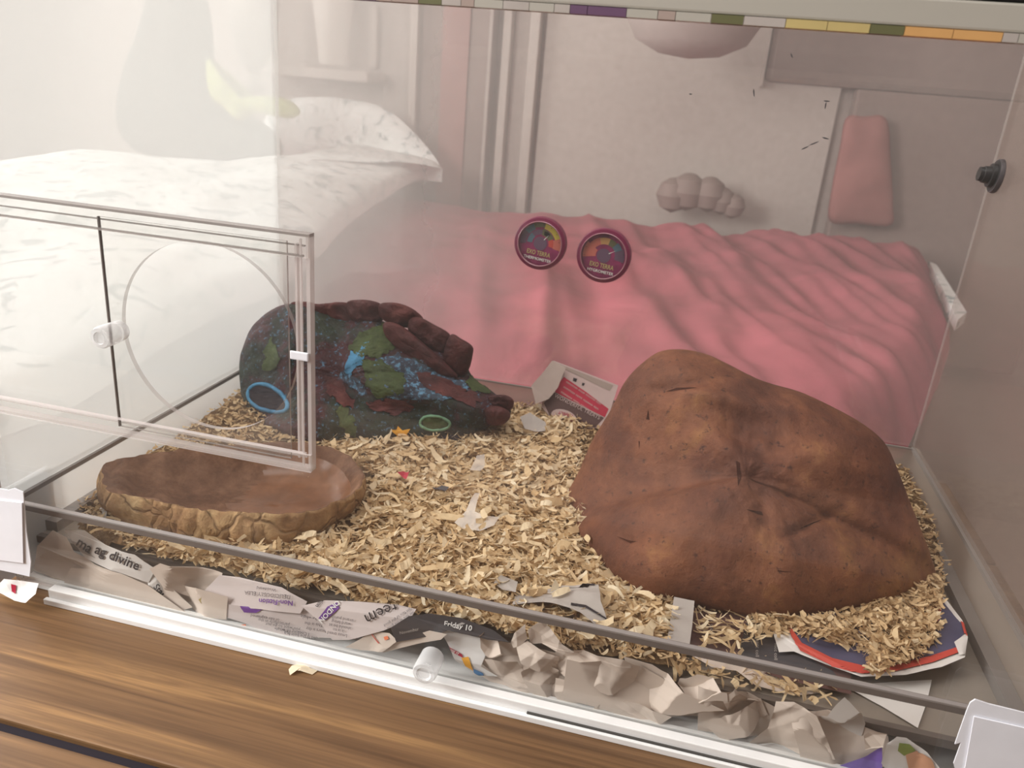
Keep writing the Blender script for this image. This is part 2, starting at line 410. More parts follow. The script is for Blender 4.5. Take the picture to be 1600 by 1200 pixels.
def folds(seed, n, amp, span):
    r = random.Random(seed); out = []
    for _ in range(n):
        a = r.uniform(0, math.pi); out.append((math.cos(a), math.sin(a), r.uniform(-span, span), r.uniform(.3, 1) * 2.3 * amp / n ** .5 * r.choice((-1, 1))))
    return out
def sheet(name, poly, mat, seed, amp=.012, nf=9, parent=None, cuts=4, lim=(.0022, .06), label=None, cat='paper', group=None, flat=None, sub=None):
    """torn or crumpled sheet: polygon of (px, py, world y), creased by straight folds"""
    if flat is None and all(p[2] < .045 for p in poly) and lim[1] > 0: poly = [(p[0], p[1], .0012 + p[2] * .42) for p in poly]; amp *= .8; lim = (.0012 + .0003 * (seed % 5), .0150 + .00025 * (seed % 9))
    pts = [at(p[0], p[1], 1, p[2]) if flat is None else at(p[0], p[1], 2, p[2]) for p in poly]
    c = sum(pts, Vector()) / len(pts); n = Vector((0, 0, 0))
    for i in range(len(pts)): n += (pts[i] - c).cross(pts[(i + 1) % len(pts)] - c)
    n.normalize()
    if n.dot(CAM - c) < 0: n = -n
    U = (pts[1] - pts[0]).normalized(); V = n.cross(U)
    span = max((p - c).length for p in pts) * .8
    F = folds(seed, nf, amp, span); bm = subpoly(pts, cuts)
    ds = []
    for v in bm.verts:
        x, y = (v.co - c).dot(U), (v.co - c).dot(V)
        ds.append(sum(k * abs(ax * x + ay * y - q) / span for ax, ay, q, k in F) + .12 * amp * fbm(v.co, 60, 2, seed))
    mean = sum(ds) / len(ds)
    for v, dd in zip(bm.verts, ds):
        v.co += n * (dd - mean)
        if flat is None: v.co.y = min(max(v.co.y, lim[0]), lim[1]); v.co.z = max(v.co.z, -.0745)
        else: v.co.z = max(v.co.z, flat)
    me = bpy.data.meshes.new('m'); bm.to_mesh(me); bm.free()
    if parent is None:
        o = put(name, me, None, M[mat], True, origin=(c.x, c.y, min(p.z for p in pts)))
        tag(o, label, cat, group)
    else: o = put(name, me, parent, M[mat], True)
    try: o.data.set_sharp_from_angle(angle=math.radians(28))
    except Exception: pass
    return o

def pillow(name, contour, front, back, mat, parent=None, rings=26, n=150, disp=None, zmin=-.06, dn=(0, -.75, .66), power=.5, ymax=.44, taper=1.0, origin=None, centre=None):
    """closed solid bulging in front of and behind a 3-D contour"""
    C = spline(contour, n); c0 = centre or sum(C, Vector()) / n; nrm = Vector(dn).normalized(); vs = []; fs = []
    def point(i, s, side):
        p = c0 + (C[i] - c0) * s
        if side > 0: p = p + nrm * front * (1 - s ** 2.4) ** power
        else: p = p - Vector((0, -.9, .35)).normalized() * back * (1 - s ** 3) ** .5
        return p
    def dis(p, s, side):
        if disp:
            k = (1 - s ** 8) * .85 + .15 if side > 0 else .5
            p = p + nrm * disp(p) * k
        p.z = max(p.z, zmin); p.y = min(p.y, ymax); return p
    ss = [math.sin(.5 * math.pi * (r + 1) / rings) for r in range(rings)]
    vs.append(dis(c0 + nrm * front, 0, 1))
    for s in ss:
        for i in range(n): vs.append(dis(point(i, s, 1), s, 1))
    for i in range(n): fs.append((0, 1 + i, 1 + (i + 1) % n))
    for r in range(rings - 1):
        for i in range(n): a = 1 + r * n; fs.append((a + i, a + n + i, a + n + (i + 1) % n, a + (i + 1) % n))
    last = 1 + (rings - 1) * n; rb = 8; prev = last
    for r in range(rb - 1, 0, -1):
        s = math.sin(.5 * math.pi * r / rb); base = len(vs)
        for i in range(n): vs.append(dis(point(i, s, -1), s, -1))
        for i in range(n): fs.append((prev + i, base + i, base + (i + 1) % n, prev + (i + 1) % n))
        prev = base
    vs.append(dis(c0 - Vector((0, -.9, .35)).normalized() * back, 0, -1)); e = len(vs) - 1
    for i in range(n): fs.append((prev + i, e, prev + (i + 1) % n))
    return put(name, mesh(vs, fs), parent, mat, True, origin)
def gauss(feats):
    def f(p):
        u, v = proj(p); t = 0
        for (x, y, sx, sy, ang, amp) in feats:
            a = math.radians(ang); du, dv = u - x, v - y; q = (du * math.cos(a) + dv * math.sin(a)) / sx; r = (-du * math.sin(a) + dv * math.cos(a)) / sy
            t += amp * math.exp(-q * q - r * r)
        return t
    return f

# ------------------------------------------------------------------ the room (setting)
def struct(o): o['kind'] = 'structure'; return o
RX0, RX1, RY0, RY1, RZ0, RZ1 = -2.8, 2.6, -1.7, 3.05, -.65, 1.9
struct(box('floor', RX0, RX1, RY0, RY1, RZ0 - .05, RZ0, M['room_floor']))
struct(box('ceiling', RX0, RX1, RY0, RY1, RZ1, RZ1 + .05, M['room_white']))
struct(box('wall_right', RX1, RX1 + .05, RY0, RY1, RZ0, RZ1, M['room_wall']))
struct(box('wall_left', RX0 - .05, RX0, RY0, RY1, RZ0, RZ1, M['room_wall']))
struct(box('wall_back', RX0, RX1, RY1, RY1 + .05, RZ0, RZ1, M['room_wall']))
struct(box('wall_front', RX0, RX1, RY0 - .05, RY0, RZ0, RZ1, M['room_grey']))
wn = bpy.data.objects.new('window_1', None); COL.objects.link(wn); wn.location = (RX0 + .02, 1.4, .1); struct(wn)
# window: bright net curtain between white frame bars
box('curtain', RX0 + .02, RX0 + .03, .5, 2.3, 0, 1.4, M['curtain'], wn)
for y in (.44, 1.37, 2.3): box('window_frame', RX0 + .01, RX0 + .06, y, y + .06, -.06, 1.46, M['room_white'], wn)
for z in (-.06, 1.4): box('window_frame', RX0 + .01, RX0 + .06, .5, 2.3, z, z + .06, M['room_white'], wn)

# ------------------------------------------------------------------ wooden chest top under the vivarium
chest = thing('wooden_chest', 'brown wooden chest top of long planks under the vivarium, one dark gap at lower left', 'chest', (.4, .1, RZ0))
ZT = -.0835
for y0, y1 in ((-.30, -.1372), (-.1285, .16), (.1635, .36), (.3635, .56)):
    bx = box('board', -.55, .885, y0, y1, ZT - .034, ZT, M['wood'], chest, .0015)
box('gap_shade', -.55, .885, -.1371, -.1286, ZT - .014, ZT - .0045, M['orn_dark'], chest)  # shade in the plank gap, put in as a dark strip
box('carcass', -.5, .87, -.27, .54, RZ0 + .001, ZT - .075, M['rock_crack'], chest)

# ------------------------------------------------------------------ vivarium
viv = thing('vivarium', 'large clear-fronted vivarium with white panels on the wooden chest', 'vivarium', (.4, .22, -.083))
HT = .4105
box('base_plate', -.008, .808, .0, .456, -.083, -.0762, M['white_rail'], viv)
box('floor_plate', .0005, .7995, .024, D - .0005, ZF - .004, ZF, M['floor_plate'], viv)
box('floor_lip', .0005, .7995, .0185, .0238, ZF - .006, ZF + .0008, M['seam'], viv)['label'] = 'dark grey front edge of the floor plate'
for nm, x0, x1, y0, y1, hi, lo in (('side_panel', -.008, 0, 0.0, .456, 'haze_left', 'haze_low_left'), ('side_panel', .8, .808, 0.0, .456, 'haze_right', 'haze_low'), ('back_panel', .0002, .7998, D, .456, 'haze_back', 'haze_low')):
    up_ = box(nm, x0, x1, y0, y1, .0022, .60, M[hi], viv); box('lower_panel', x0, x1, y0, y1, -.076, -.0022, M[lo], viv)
# front: lower pane, main pane with a round hole
pane('lower_front_pane', .0, .8, -.004, 0.0, -.0755, -.0025, viv)
HX, HZ, HR = .1955, .1715, .0685
bm = bmesh.new()
for y in (-.004, 0.0):
    o4 = [bm.verts.new((x, y, z)) for x, z in ((-.008, .0025), (.808, .0025), (.808, .41), (-.008, .41))]
    cc = [bm.verts.new((HX + HR * math.cos(2 * math.pi * k / 72), y, HZ + HR * math.sin(2 * math.pi * k / 72))) for k in range(72)]
    ed = [bm.edges.new((o4[k], o4[(k + 1) % 4])) for k in range(4)] + [bm.edges.new((cc[k], cc[(k + 1) % 72])) for k in range(72)]
    bmesh.ops.triangle_fill(bm, use_beauty=True, edges=ed, normal=(0, -1 if y < 0 else 1, 0))
    if y < 0: A, A4 = cc, o4
for k in range(72):
    f = bm.faces.new((A[k], A[(k + 1) % 72], cc[(k + 1) % 72], cc[k])); f.material_index = 1
for k in range(4): bm.faces.new((A4[k], A4[(k + 1) % 4], o4[(k + 1) % 4], o4[k])).material_index = 1
bmesh.ops.recalc_face_normals(bm, faces=bm.faces)
me = bpy.data.meshes.new('m'); bm.to_mesh(me); bm.free()
put('front_pane', me, viv, [M['clear'], M['edge']], False)['label'] = 'clear front pane with a round hand hole'
# grey joint lines that run round the box just above the floor
box('joint_strip', .0, .8, -.0055, .0005, -.0024, .0024, M['seam'], viv)
box('joint_strip', .0, .003, .001, D, -.002, .002, M['seam'], viv)
box('joint_strip', .003, .797, D - .003, D, -.001, .001, M['seam_pale'], viv)
box('joint_strip', .797, .8, .001, D, -.002, .002, M['seam_pale'], viv)
for x0, x1 in ((.0003, .012), (.788, .7997)):
    box('corner_channel', x0, x1, .03, D, ZF + .0002, ZF + .010, M['seam_pale'], viv)
# white bottom rail with its dark groove
rail = box('base_rail', .036, .86, -.0125, -.0045, -.0800, -.0705, M['white_rail'], viv, .0008)
box('rail_lip', .034, .86, -.0165, -.0127, -.0832, -.0782, M['white_rail'], rail, .0006)
box('rail_groove', .45, .86, -.0140, -.0125, -.0782, -.0768, M['groove'], rail)
box('inner_rail', .0, .8, .0003, .004, -.0758, -.0728, M['white_rail'], viv, .0003)
# clear top rail with the coloured strip along its lower edge, clear lid behind it
tr_ = box('top_rail', -.01, .81, -.0125, -.0045, .3975, .4105, M['rail_clear'], viv, .0012)
r = random.Random(4); x = -.01; seq = ['newsprint_grey', 'olive', 'rail_clear', 'carton_beige', 'lilac', 'newsprint_grey']
while x < .81:
    wd = r.uniform(.006, .022); mm = r.choice(seq)
    if .43 < x < .452: mm = 'lilac'
    if .537 < x < .575: mm, wd = 'gold', .02
    if .585 < x < .625: mm, wd = 'amber', .022
    box('colour_strip', x, min(x + wd, .81), -.0127, -.0045, .3932, .3973, M[mm], tr_); x += wd + .0003
# sliding door and its tracks
def track(z0, z1, up):
    a = box('door_track', -.09, .2775, -.0125, -.0105, z0, z1, [M['clear_door'], M['edge']], viv)
    for p in a.data.polygons: p.material_index = 0 if abs(p.normal.y) > .5 else 1
    zz = (z1 - .0022, z1) if up else (z0, z0 + .0022)
    s = box('track_spacer', -.09, .2775, -.0103, -.0042, zz[0], zz[1], M['edge_grey' if up else 'edge'], a)
    zz = (z0, z0 + .0012) if up else (z1 - .0012, z1)
    box('track_edge', -.09, .2725, -.0104, -.0084, zz[0], zz[1], M['edge_grey' if up else 'edge'], a)
    zz = (z0 + .006, z0 + .0068) if up else (z1 - .0055, z1 - .0047)
    box('track_edge', -.09, .2715, -.0062, -.0042, zz[0], zz[1], M['edge_grey' if up else 'edge'], a)
track(.2405, .2560, True); track(.0865, .1000, False)
box('door_stop', .2748, .2775, -.0103, -.0042, .0865, .2538, M['edge'], viv)
box('door_stop', .2655, .2670, -.0080, -.0042, .0945, .2480, M['edge'], viv)
box('door_stop', .2700, .2712, -.0103, -.0085, .0900, .2520, M['edge'], viv)
door = box('sliding_door', .1190, .2600, -.0082, -.0064, .0925, .2490, [M['clear_door'], M['edge_grey']], viv)
for p in door.data.polygons: p.material_index = 0 if abs(p.normal.y) > .5 else 1
box('door_edge', .1187, .1196, -.0084, -.0062, .0925, .2490, M['seam'], door)
kn = lathe('knob', [(.0001, 0), (.0072, 0), (.0075, .001), (.0075, .006), (.0068, .0068), (.0068, .0075), (.0078, .0083), (.0078, .0200), (.0070, .0215), (.0045, .0220), (.0042, .0205), (.0001, .0205)], (.1290, -.0084, .1695), (0, -1, 0), M['knob_acrylic'], door, 40)
lathe('knob', [(.0001, 0), (.0088, 0), (.0092, .001), (.0092, .0185), (.0083, .0205), (.0058, .0210), (.0045, .0198), (.0001, .0198)], (.3725, -.0042, -.0545), (0, -1, 0), M['knob_acrylic'], viv, 40)['label'] = 'clear round knob low on the front pane'
# little white plastic catch on the door stop
box('door_catch', .2630, .2765, -.0125, -.0108, .1700, .1760, M['card_white'], viv, .0008)
# cable grommet in the right panel near the back corner
g1 = lathe('cable_grommet', [(.0001, 0), (.0150, 0), (.0155, .0012), (.0150, .0045), (.0118, .0048), (.0115, .0085), (.0085, .009), (.0080, .0145), (.0070, .0150), (.0068, .0185), (.0001, .0185)], (.7998, .428, .3085), (-1, 0, .05), M['black_rubber'], viv, 36)
g1['label'] = 'black rubber cable grommet in the right side panel'
lathe('grommet_flange', [(.0130, 0), (.0165, 0), (.0168, .0016), (.0160, .0042), (.0130, .0044)], (.7997, .428, .3085), (-1, 0, .05), M['grommet_grey'], g1, 36, cap=False)
# small dark scuffs on the back panel
for k, (px, py, l, a) in enumerate(((1178, 145, 10, 75), (1290, 216, 9, 10), (1272, 224, 12, -28), (1258, 231, 10, -30), (1237, 87, 6, 60), (1079, 147, 4, 0), (1290, 165, 8, 90), (1292, 158, 8, 0))):
    p = at(px, py, 1, D - .0003); l *= .00045; c_, s_ = math.cos(math.radians(a)), -math.sin(math.radians(a))
    pts = [p + Vector((c_ * u * l - s_ * v * .0008, 0, s_ * u * l + c_ * v * .0008)) for u, v in ((-1, 0), (-.3, -1), (.6, -.6), (1, .3), (.2, .8), (-.5, .7))]
    put('scuff_mark', mesh(pts, [tuple(range(6))]), viv, M['charcoal'], False)

# ------------------------------------------------------------------ white cards folded round the two front corners
def card(name, label, polys, side):
    vs, fs = [], []
    c0 = at(*polys[0][0], 1, -.012)
    root = None
    for k, poly in enumerate(polys):
        y = -.0195 - .0012 * k; pts = [at(px, py, 1, y) for px, py in poly]
        n = len(pts); v = pts + [p + Vector((0, .0009, 0)) for p in pts]
        f = [tuple(range(n)), tuple(reversed(range(n, 2 * n)))] + [(i, (i + 1) % n, n + (i + 1) % n, n + i) for i in range(n)]
        if root is None:
            root = put(name, mesh(v, f), None, M['card_white'], False, origin=(pts[0].x, y, min(p.z for p in pts)))
            tag(root, label, 'cardboard')
        else: put('card_flap', mesh(v, f), root, M['card_white'], False)
    return root
cl = card('corner_card', 'white folded card wrapped round the front left corner of the vivarium', [[(-60, 752), (12, 766), (22, 763), (36, 769), (41, 830), (48, 878), (46, 901), (20, 895), (-60, 878)], [(-60, 775), (34, 786), (36, 880), (-60, 868)]], 0)
cr = card('corner_card', 'white folded card wrapped round the front right corner of the vivarium', [[(1516, 1098), (1524, 1093), (1545, 1100), (1700, 1138), (1700, 1262), (1478, 1262), (1494, 1208), (1490, 1193), (1502, 1160), (1492, 1163), (1510, 1112)], [(1522, 1120), (1700, 1160), (1700, 1262), (1497, 1262)]], 1)
for side, px in ((-.0115, -8), (.8095, 1600)):   # the flap that runs back along the side
    o = box('card_flap', min(side, side + .0009), max(side, side + .0009), -.018, .05, -.078, .006, M['card_white'], cl if side < 0 else cr)
box('tape_bit', .7835, .797, .0005, .0012, .0032, .0062, M['card_white'], cr)

# ------------------------------------------------------------------ shavings: one bedding of thousands of flakes over matted litter
PA = [(120, 785), (172, 702), (262, 655), (340, 600), (420, 560), (830, 596), (1430, 690), (1465, 830), (1478, 915), (1380, 915), (1290, 960), (1185, 966), (1092, 958), (1055, 935), (1040, 1003), (1090, 1030), (1120, 1062), (1150, 1085), (1000, 1052), (800, 1010), (510, 940), (300, 884), (178, 846), (128, 815)]
PB = [(1170, 955), (1235, 972), (1300, 965), (1370, 940), (1440, 905), (1468, 900), (1462, 985), (1440, 1030), (1395, 1036), (1372, 1056), (1358, 1052), (1362, 1022), (1300, 1003), (1245, 988), (1200, 992)]
PC = [(1092, 958), (1190, 966), (1195, 1000), (1150, 1030), (1095, 1000)]
PD = [(1040, 1010), (1290, 1060), (1300, 1100), (1200, 1096), (1060, 1060)]
def ground(x, y):
    t = min(1, max(0, (y - .03) / .35))
    h = ZF + .008 + .014 * t + .006 * fbm((x, y, 0), 14, 3, 3)
    return h
def top_at(px, py):      # the bedding height under a pixel
    p = at(px, py, 2, -.03)
    for _ in range(4): p = at(px, py, 2, ground(p.x, p.y))
    return p
nx, ny = 161, 88; vs = []; fs = []
for j in range(ny):
    for i in range(nx):
        x = .0015 + .797 * i / (nx - 1); y = .0245 + (D - .026) * j / (ny - 1); h = ground(x, y)
        u, v = proj((x, y, h))
        if not inside(u, v, PA): h = ZF - .003
        else: h += -.003 + .003 * fbm((x, y, .3), 120, 2, 9)
        vs.append((x, y, h))
for j in range(ny - 1):
    for i in range(nx - 1): a = j * nx + i; fs.append((a, a + 1, a + nx + 1, a + nx))
bed_o = put('litter_layer', mesh(vs, fs), None, M['litter'], True, origin=(.4, .22, ZF))
tag(bed_o, 'pale wood shavings covering the vivarium floor', 'shavings', kind='stuff'); bed_o.name = 'wood_shavings'
rs = np.random.RandomState(11)
NOGO = [[(.05, .085), (.09, .062), (.14, .056), (.19, .066), (.222, .095), (.238, .14), (.235, .178), (.2, .188), (.13, .172), (.07, .14), (.035, .105)],
        [(.455, .215), (.48, .165), (.53, .12), (.59, .115), (.65, .13), (.71, .168), (.765, .22), (.77, .28), (.73, .36), (.52, .37), (.45, .28)],
        [(.09, .29), (.2, .30), (.29, .32), (.29, .40), (.05, .42), (.03, .36)]]
def flakes(want, poly, lift, lmin, lmax, wmin, wmax, tone=(0, 1), tilt=.5, hfun=ground, up=0.0):
    V, F, T = [], [], []; got = 0
    us = [p[0] for p in poly]; vs_ = [p[1] for p in poly]
    while got < want:
        x = rs.uniform(.004, .797); y = rs.uniform(.019, D - .004); h = hfun(x, y)
        u, v = proj((x, y, h))
        if not (min(us) - 5 < u < max(us) + 5): continue
        if not inside(u + rs.normal(0, 5), v + rs.normal(0, 3), poly): continue
        if any(inside(x, y, q) for q in NOGO): continue
        got += 1
        L = rs.uniform(lmin, lmax) * (1 if rs.rand() < .85 else 1.7); w_ = rs.uniform(wmin, wmax); a = rs.uniform(0, 2 * math.pi)
        if rs.rand() < .35: w_ *= .35
        ca, sa = math.cos(a), math.sin(a); tx = rs.normal(0, tilt); ty = rs.normal(0, tilt); curl = rs.normal(0, .45) / L
        z0 = h + up + abs(rs.normal(0, lift)); k = 4; b = len(V); tn = min(1, max(0, rs.normal(.5, .24))) * (tone[1] - tone[0]) + tone[0]
        wz = rs.uniform(-.0006, .0008)
        for i in range(k + 1):
            s = (i / k - .5) * L; ang = curl * s; zz = .5 * curl * s * s * 2.2
            ww = w_ * (.5 - .42 * abs(i / k - .5) ** 1.5 * 2 * rs.uniform(.3, 1.2)) * rs.uniform(.8, 1.15)
            ofs = rs.normal(0, .06) * w_
            for q in (-1, 1):
                lx, ly, lz = s, q * ww + ofs, zz + q * w_ * math.sin(tx) * .5 + s * math.sin(ty) * .5 + (q * wz)
                V.append((min(.7985, max(.0015, x + lx * ca - ly * sa)), min(D - .001, max(.0165, y + lx * sa + ly * ca)), max(z0 + lz + .0008, ZF + .0004)))
                T.append(tn)
        for i in range(k): c = b + 2 * i; F.append((c, c + 1, c + 3, c + 2))
    return V, F, T
def flake_obj(name, sets, parent):
    V, F, T = [], [], []
    for v, f, t in sets:
        o = len(V); V += v; F += [tuple(i + o for i in q) for q in f]; T += t
    me = mesh(V, F); at2 = me.attributes.new('tone', 'FLOAT', 'POINT'); at2.data.foreach_set('value', T)
    return put(name, me, parent, M['shaving'], False)
def heap(x, y): return -.0285 + .007 * fbm((x, y, 0), 30, 2, 8)
# finer, flatter flakes at the back and left, larger pale curls in front and centre
PF = [(500, 690), (900, 640), (905, 800), (1060, 940), (1040, 1003), (800, 1010), (510, 940), (300, 884), (190, 850), (560, 840), (590, 760)]
fl = flake_obj('flakes', [
    flakes(13000, PA, .0022, .004, .010, .0012, .0032, (0, .85), .35),
    flakes(14000, PF, .0035, .0055, .014, .0018, .0048, (.15, 1), .5),
    flakes(2600, PF, .0055, .009, .018, .003, .0075, (.45, 1), .5),
    flakes(2600, PB, .003, .004, .012, .0015, .004, (.1, .8), .5, heap),
    flakes(95, PC, .002, .008, .017, .0015, .003, (.4, .9), .5, lambda x, y: -.031),
    flakes(110, PD, .002, .006, .014, .002, .005, (.3, .9), .6, lambda x, y: -.040),
], bed_o)
fl['kind'] = 'stuff'

# ------------------------------------------------------------------ rock hide
Zb = -.034
def G(px, py): return at(px, py, 2, Zb)
cont = [G(900, 838), G(945, 890), G(1000, 926), G(1070, 944), G(1140, 958), G(1200, 966), G(1250, 966), G(1310, 960), G(1370, 948), G(1420, 930), G(1458, 908)]
cont += [at(1452, 870, 1, .215), at(1425, 800, 1, .235), at(1400, 735, 1, .25), at(1380, 695, 1, .26), at(1345, 665, 1, .27), at(1300, 640, 1, .275), at(1250, 617, 1, .28), at(1195, 601, 1, .285), at(1165, 588, 1, .285),
         at(1130, 570, 1, .285), at(1100, 556, 1, .285), at(1065, 549, 1, .28), at(1030, 552, 1, .275), at(1000, 572, 1, .27), at(975, 600, 1, .265), at(955, 640, 1, .26), at(925, 690, 1, .255), at(903, 740, 1, .245), at(880, 785, 1, .235), at(884, 815, 1, .215)]
rf = gauss([(1180, 668, 80, 26, 15, -.006), (1130, 625, 85, 12, 14, .006), (1130, 760, 50, 70, -30, .006), (1190, 790, 16, 34, -15, -.005), (1265, 820, 45, 7, -28, -.007), (1165, 690, 60, 8, 30, -.003),
            (1050, 605, 60, 10, -8, -.006), (1010, 620, 40, 20, -50, .004), (1300, 730, 90, 40, 30, .006), (1010, 800, 80, 80, 0, .005), (1230, 900, 30, 60, 0, .004), (985, 845, 28, 5, 20, -.003), (1340, 800, 60, 60, 40, -.004), (1230, 750, 90, 9, 25, .003)])
loc = gauss([(1185, 760, 60, 85, -25, 1.0), (1240, 820, 60, 25, -25, .8), (1080, 620, 70, 25, 0, .5)])
def rock_disp(p):
    r = 1 - abs(fbm(p, 22, 4, 2)) * 2
    rr = abs(fbm(p, 48, 4, 12))
    if True:
        r += 2.2 * loc(p) * (rr * 2.2 - .5)
    return rf(p) + .006 * fbm(p, 14, 5, 1) + .0014 * r + .0009 * fbm(p, 110, 3, 5)
rock = pillow('rock_hide', cont, .055, .13, M['rock'], None, 64, 240, rock_disp, Zb - .008, (0, -.72, .69), .55, .435, origin=(.6, .2, Zb - .008))
tag(rock, 'large reddish-brown rock hide filling the right side of the vivarium', 'rock')
for poly in ([(1248, 826), (1262, 819), (1285, 811), (1262, 823)], [(1150, 720), (1156, 723), (1158, 748), (1153, 760), (1152, 742)], [(963, 838), (985, 845), (997, 846), (985, 849)], [(1165, 796), (1190, 800), (1192, 806), (1186, 804)], [(1215, 891), (1238, 894), (1215, 893)], [(998, 689), (1000, 690), (999, 702)], [(1010, 655), (1013, 640), (1015, 656)], [(1040, 612), (1058, 606), (1090, 606), (1058, 610)]):
    patch_on(rock, poly, 'rock_crack', 'crack', 2, .0004)

# ------------------------------------------------------------------ water dish
dl = lambda L, z: spline([at(px, py, 2, z) for px, py in L], 160)
rim = [(158, 742), (166, 722), (215, 712), (300, 699), (400, 691), (475, 690), (530, 702), (562, 730), (568, 756), (545, 776), (480, 800), (400, 803), (300, 797), (230, 779), (176, 770), (162, 760)]
bas = [(162, 775), (164, 800), (200, 828), (300, 853), (350, 862), (410, 865), (480, 850), (540, 815), (570, 775), (566, 745), (530, 728), (470, 715), (400, 712), (300, 718), (220, 735), (175, 750)]
def ring_from(P, c, n=160):
    """resample a closed loop by angle about c"""
    out = []
    seq = sorted((math.atan2(p.y - c.y, p.x - c.x), p) for p in P)
    for k in range(n):
        a = -math.pi + 2 * math.pi * k / n; i = 0
        while i < len(seq) and seq[i][0] < a: i += 1
        a1, p1 = seq[i % len(seq)]; a0, p0 = seq[i - 1]
        d0 = (a - a0) % (2 * math.pi); d1 = (a1 - a) % (2 * math.pi); t = d0 / max(1e-6, d0 + d1); out.append(p0.lerp(p1, t))
    return out
cr_ = Vector((.138, .115, 0))
Rr = ring_from(dl(rim, -.004), cr_); Rb = ring_from(dl(bas, -.042), cr_)
cb = Vector((.172, .122, 0)); vs = []; fs = []; NR = 160
def L(a, b, t): return a.lerp(b, t)
rings = []
for t in (0, .12, .28, .45, .62, .78, .9, 1.0):
    rings.append([Vector((*(L(Rb[i], Rr[i], t).xy + (L(Rb[i], Rr[i], t).xy - cr_.xy).normalized() * .005 * math.sin(math.pi * t)), L(Rb[i], Rr[i], t).z)) for i in range(NR)])
def inner(s, i):
    p = L(Rr[i], Vector((cb.x, cb.y, -.004)), s); lf = min(1, max(0, (.115 - p.x) / .08)); 
    basin = -.004 - .028 * (1 - math.exp(-(s / .22) ** 2)); led = -.004 - .030 * min(1, s) ** 1.0
    z = basin * (1 - lf) + (led + .004 * math.sin(p.x * 160 + p.y * 90)) * lf
    return Vector((p.x, p.y, z))
inn = [.05, .1, .15, .2, .26, .32, .4, .5, .6, .7, .8, .9, .97]
for s in inn: rings.append([inner(s, i) for i in range(NR)])
def dd(p, k):
    a = math.atan2(p.y - cr_.y, p.x - cr_.x)
    if k <= 8:
        q = (math.cos(a) * 3.5, math.sin(a) * 3.5, p.z * 40)
        cell = noise.voronoi(Vector((q[0] * 1.1, q[1] * 1.1, p.z * 30)))[0]
        e = min(1, (cell[1] - cell[0]) * 5)
        amt = (-.0035 * (1 - e) + .003 * fbm(p, 45, 4, 6) + .0012 * fbm(p, 200, 2, 4)) * (1 if 0 < k < 8 else .5)
        d = (p - Vector((cr_.x, cr_.y, p.z))).normalized(); return p + d * amt + Vector((0, 0, (.0016 * fbm(p, 60, 3, 2) if k >= 7 else 0)))
    lf = min(1, max(0, (.14 - p.x) / .07)); rough = .0010 + .0032 * lf + (.002 if k < 11 else 0)
    return p + Vector((0, 0, rough * fbm(p, 60, 4, 7)))
for k, rg in enumerate(rings):
    for p in rg: vs.append(dd(p, k))
nr = len(rings)
for k in range(nr - 1):
    for i in range(NR): fs.append((k * NR + i, k * NR + (i + 1) % NR, (k + 1) * NR + (i + 1) % NR, (k + 1) * NR + i))
vs.append(Vector((cb.x, cb.y, -.033))); e = len(vs) - 1
for i in range(NR): fs.append(((nr - 1) * NR + i, (nr - 1) * NR + (i + 1) % NR, e))
fs.append(tuple(reversed(range(NR))))
dish = put('water_dish', mesh(vs, fs), None, [M['dish_side'], M['dish_top'], M['dish_basin']], True, origin=(.138, .115, -.042))
tag(dish, 'oval rock-textured brown water dish at front left on the shavings', 'water dish')
for p in dish.data.polygons:
    if p.index < NR * 7: p.material_index = 0
    elif p.index < NR * 10: p.material_index = 1
    else: p.material_index = 2 if (p.center.x + .138) > .135 else 1

# ------------------------------------------------------------------ ornament
def O(px, py, y): return at(px, py, 1, y)
oz = -.028
oc = [at(430, 672, 2, oz), at(480, 690, 2, oz), at(560, 692, 2, oz), at(640, 690, 2, oz), at(700, 690, 2, oz), O(760, 668, .325), O(790, 655, .335), O(798, 640, .345), O(775, 616, .352), O(740, 590, .36), O(722, 560, .36), O(690, 545, .365), O(640, 520, .37), O(590, 500, .375), O(540, 498, .375),
      O(500, 482, .375), O(455, 476, .37), O(425, 486, .365), O(398, 508, .36), O(384, 535, .35), O(376, 562, .345), O(376, 598, .335), O(382, 630, .32), O(402, 660, .30)]
of = gauss([(470, 560, 40, 70, 0, .010), (620, 600, 70, 40, 15, .012), (560, 560, 30, 8, -45, .004), (540, 600, 12, 50, -30, -.005), (670, 570, 60, 12, 25, -.004), (640, 640, 60, 10, 5, -.005), (740, 640, 30, 22, 0, .006), (440, 640, 40, 20, 30, -.006), (520, 660, 10, 30, -25, .004), (590, 520, 40, 20, 20, .004)])
def odisp(p): return of(p) + .011 * fbm(p, 35, 5, 3) + .005 * (.3 - abs(fbm(p, 70, 3, 6)))
orn = pillow('cave_ornament', oc, .034, .05, M['orn_hull'], None, 44, 200, odisp, oz - .008, (0, -.85, .5), .5, .436, origin=(.16, .34, oz - .008))
tag(orn, 'painted resin cave ornament mottled dark green, blue and maroon in the back left corner', 'ornament')
def lump(name, pts, mat, y, front=.012, back=.02, seed=1, zmin=-.036, amp=.008):
    c = [O(px, py, y) for px, py in pts]
    return pillow(name, c, front, back, M[mat], orn, 14, 60, lambda p: amp * fbm(p, 60, 4, seed) + .001 * fbm(p, 220, 2, seed), zmin, (0, -.85, .5), .5, .44)
lump('crest_lobe', [(455, 474), (480, 472), (500, 476), (545, 474), (560, 492), (550, 512), (520, 508), (490, 500), (462, 490)], 'orn_maroon', .366, seed=2)
lump('crest_lobe', [(543, 473), (560, 469), (585, 471), (598, 478), (600, 495), (585, 506), (560, 504), (545, 492)], 'orn_maroon', .360, seed=3)
lump('crest_lobe', [(592, 478), (608, 473), (630, 476), (650, 486), (660, 500), (640, 512), (610, 506), (594, 495)], 'orn_maroon', .357, seed=4)
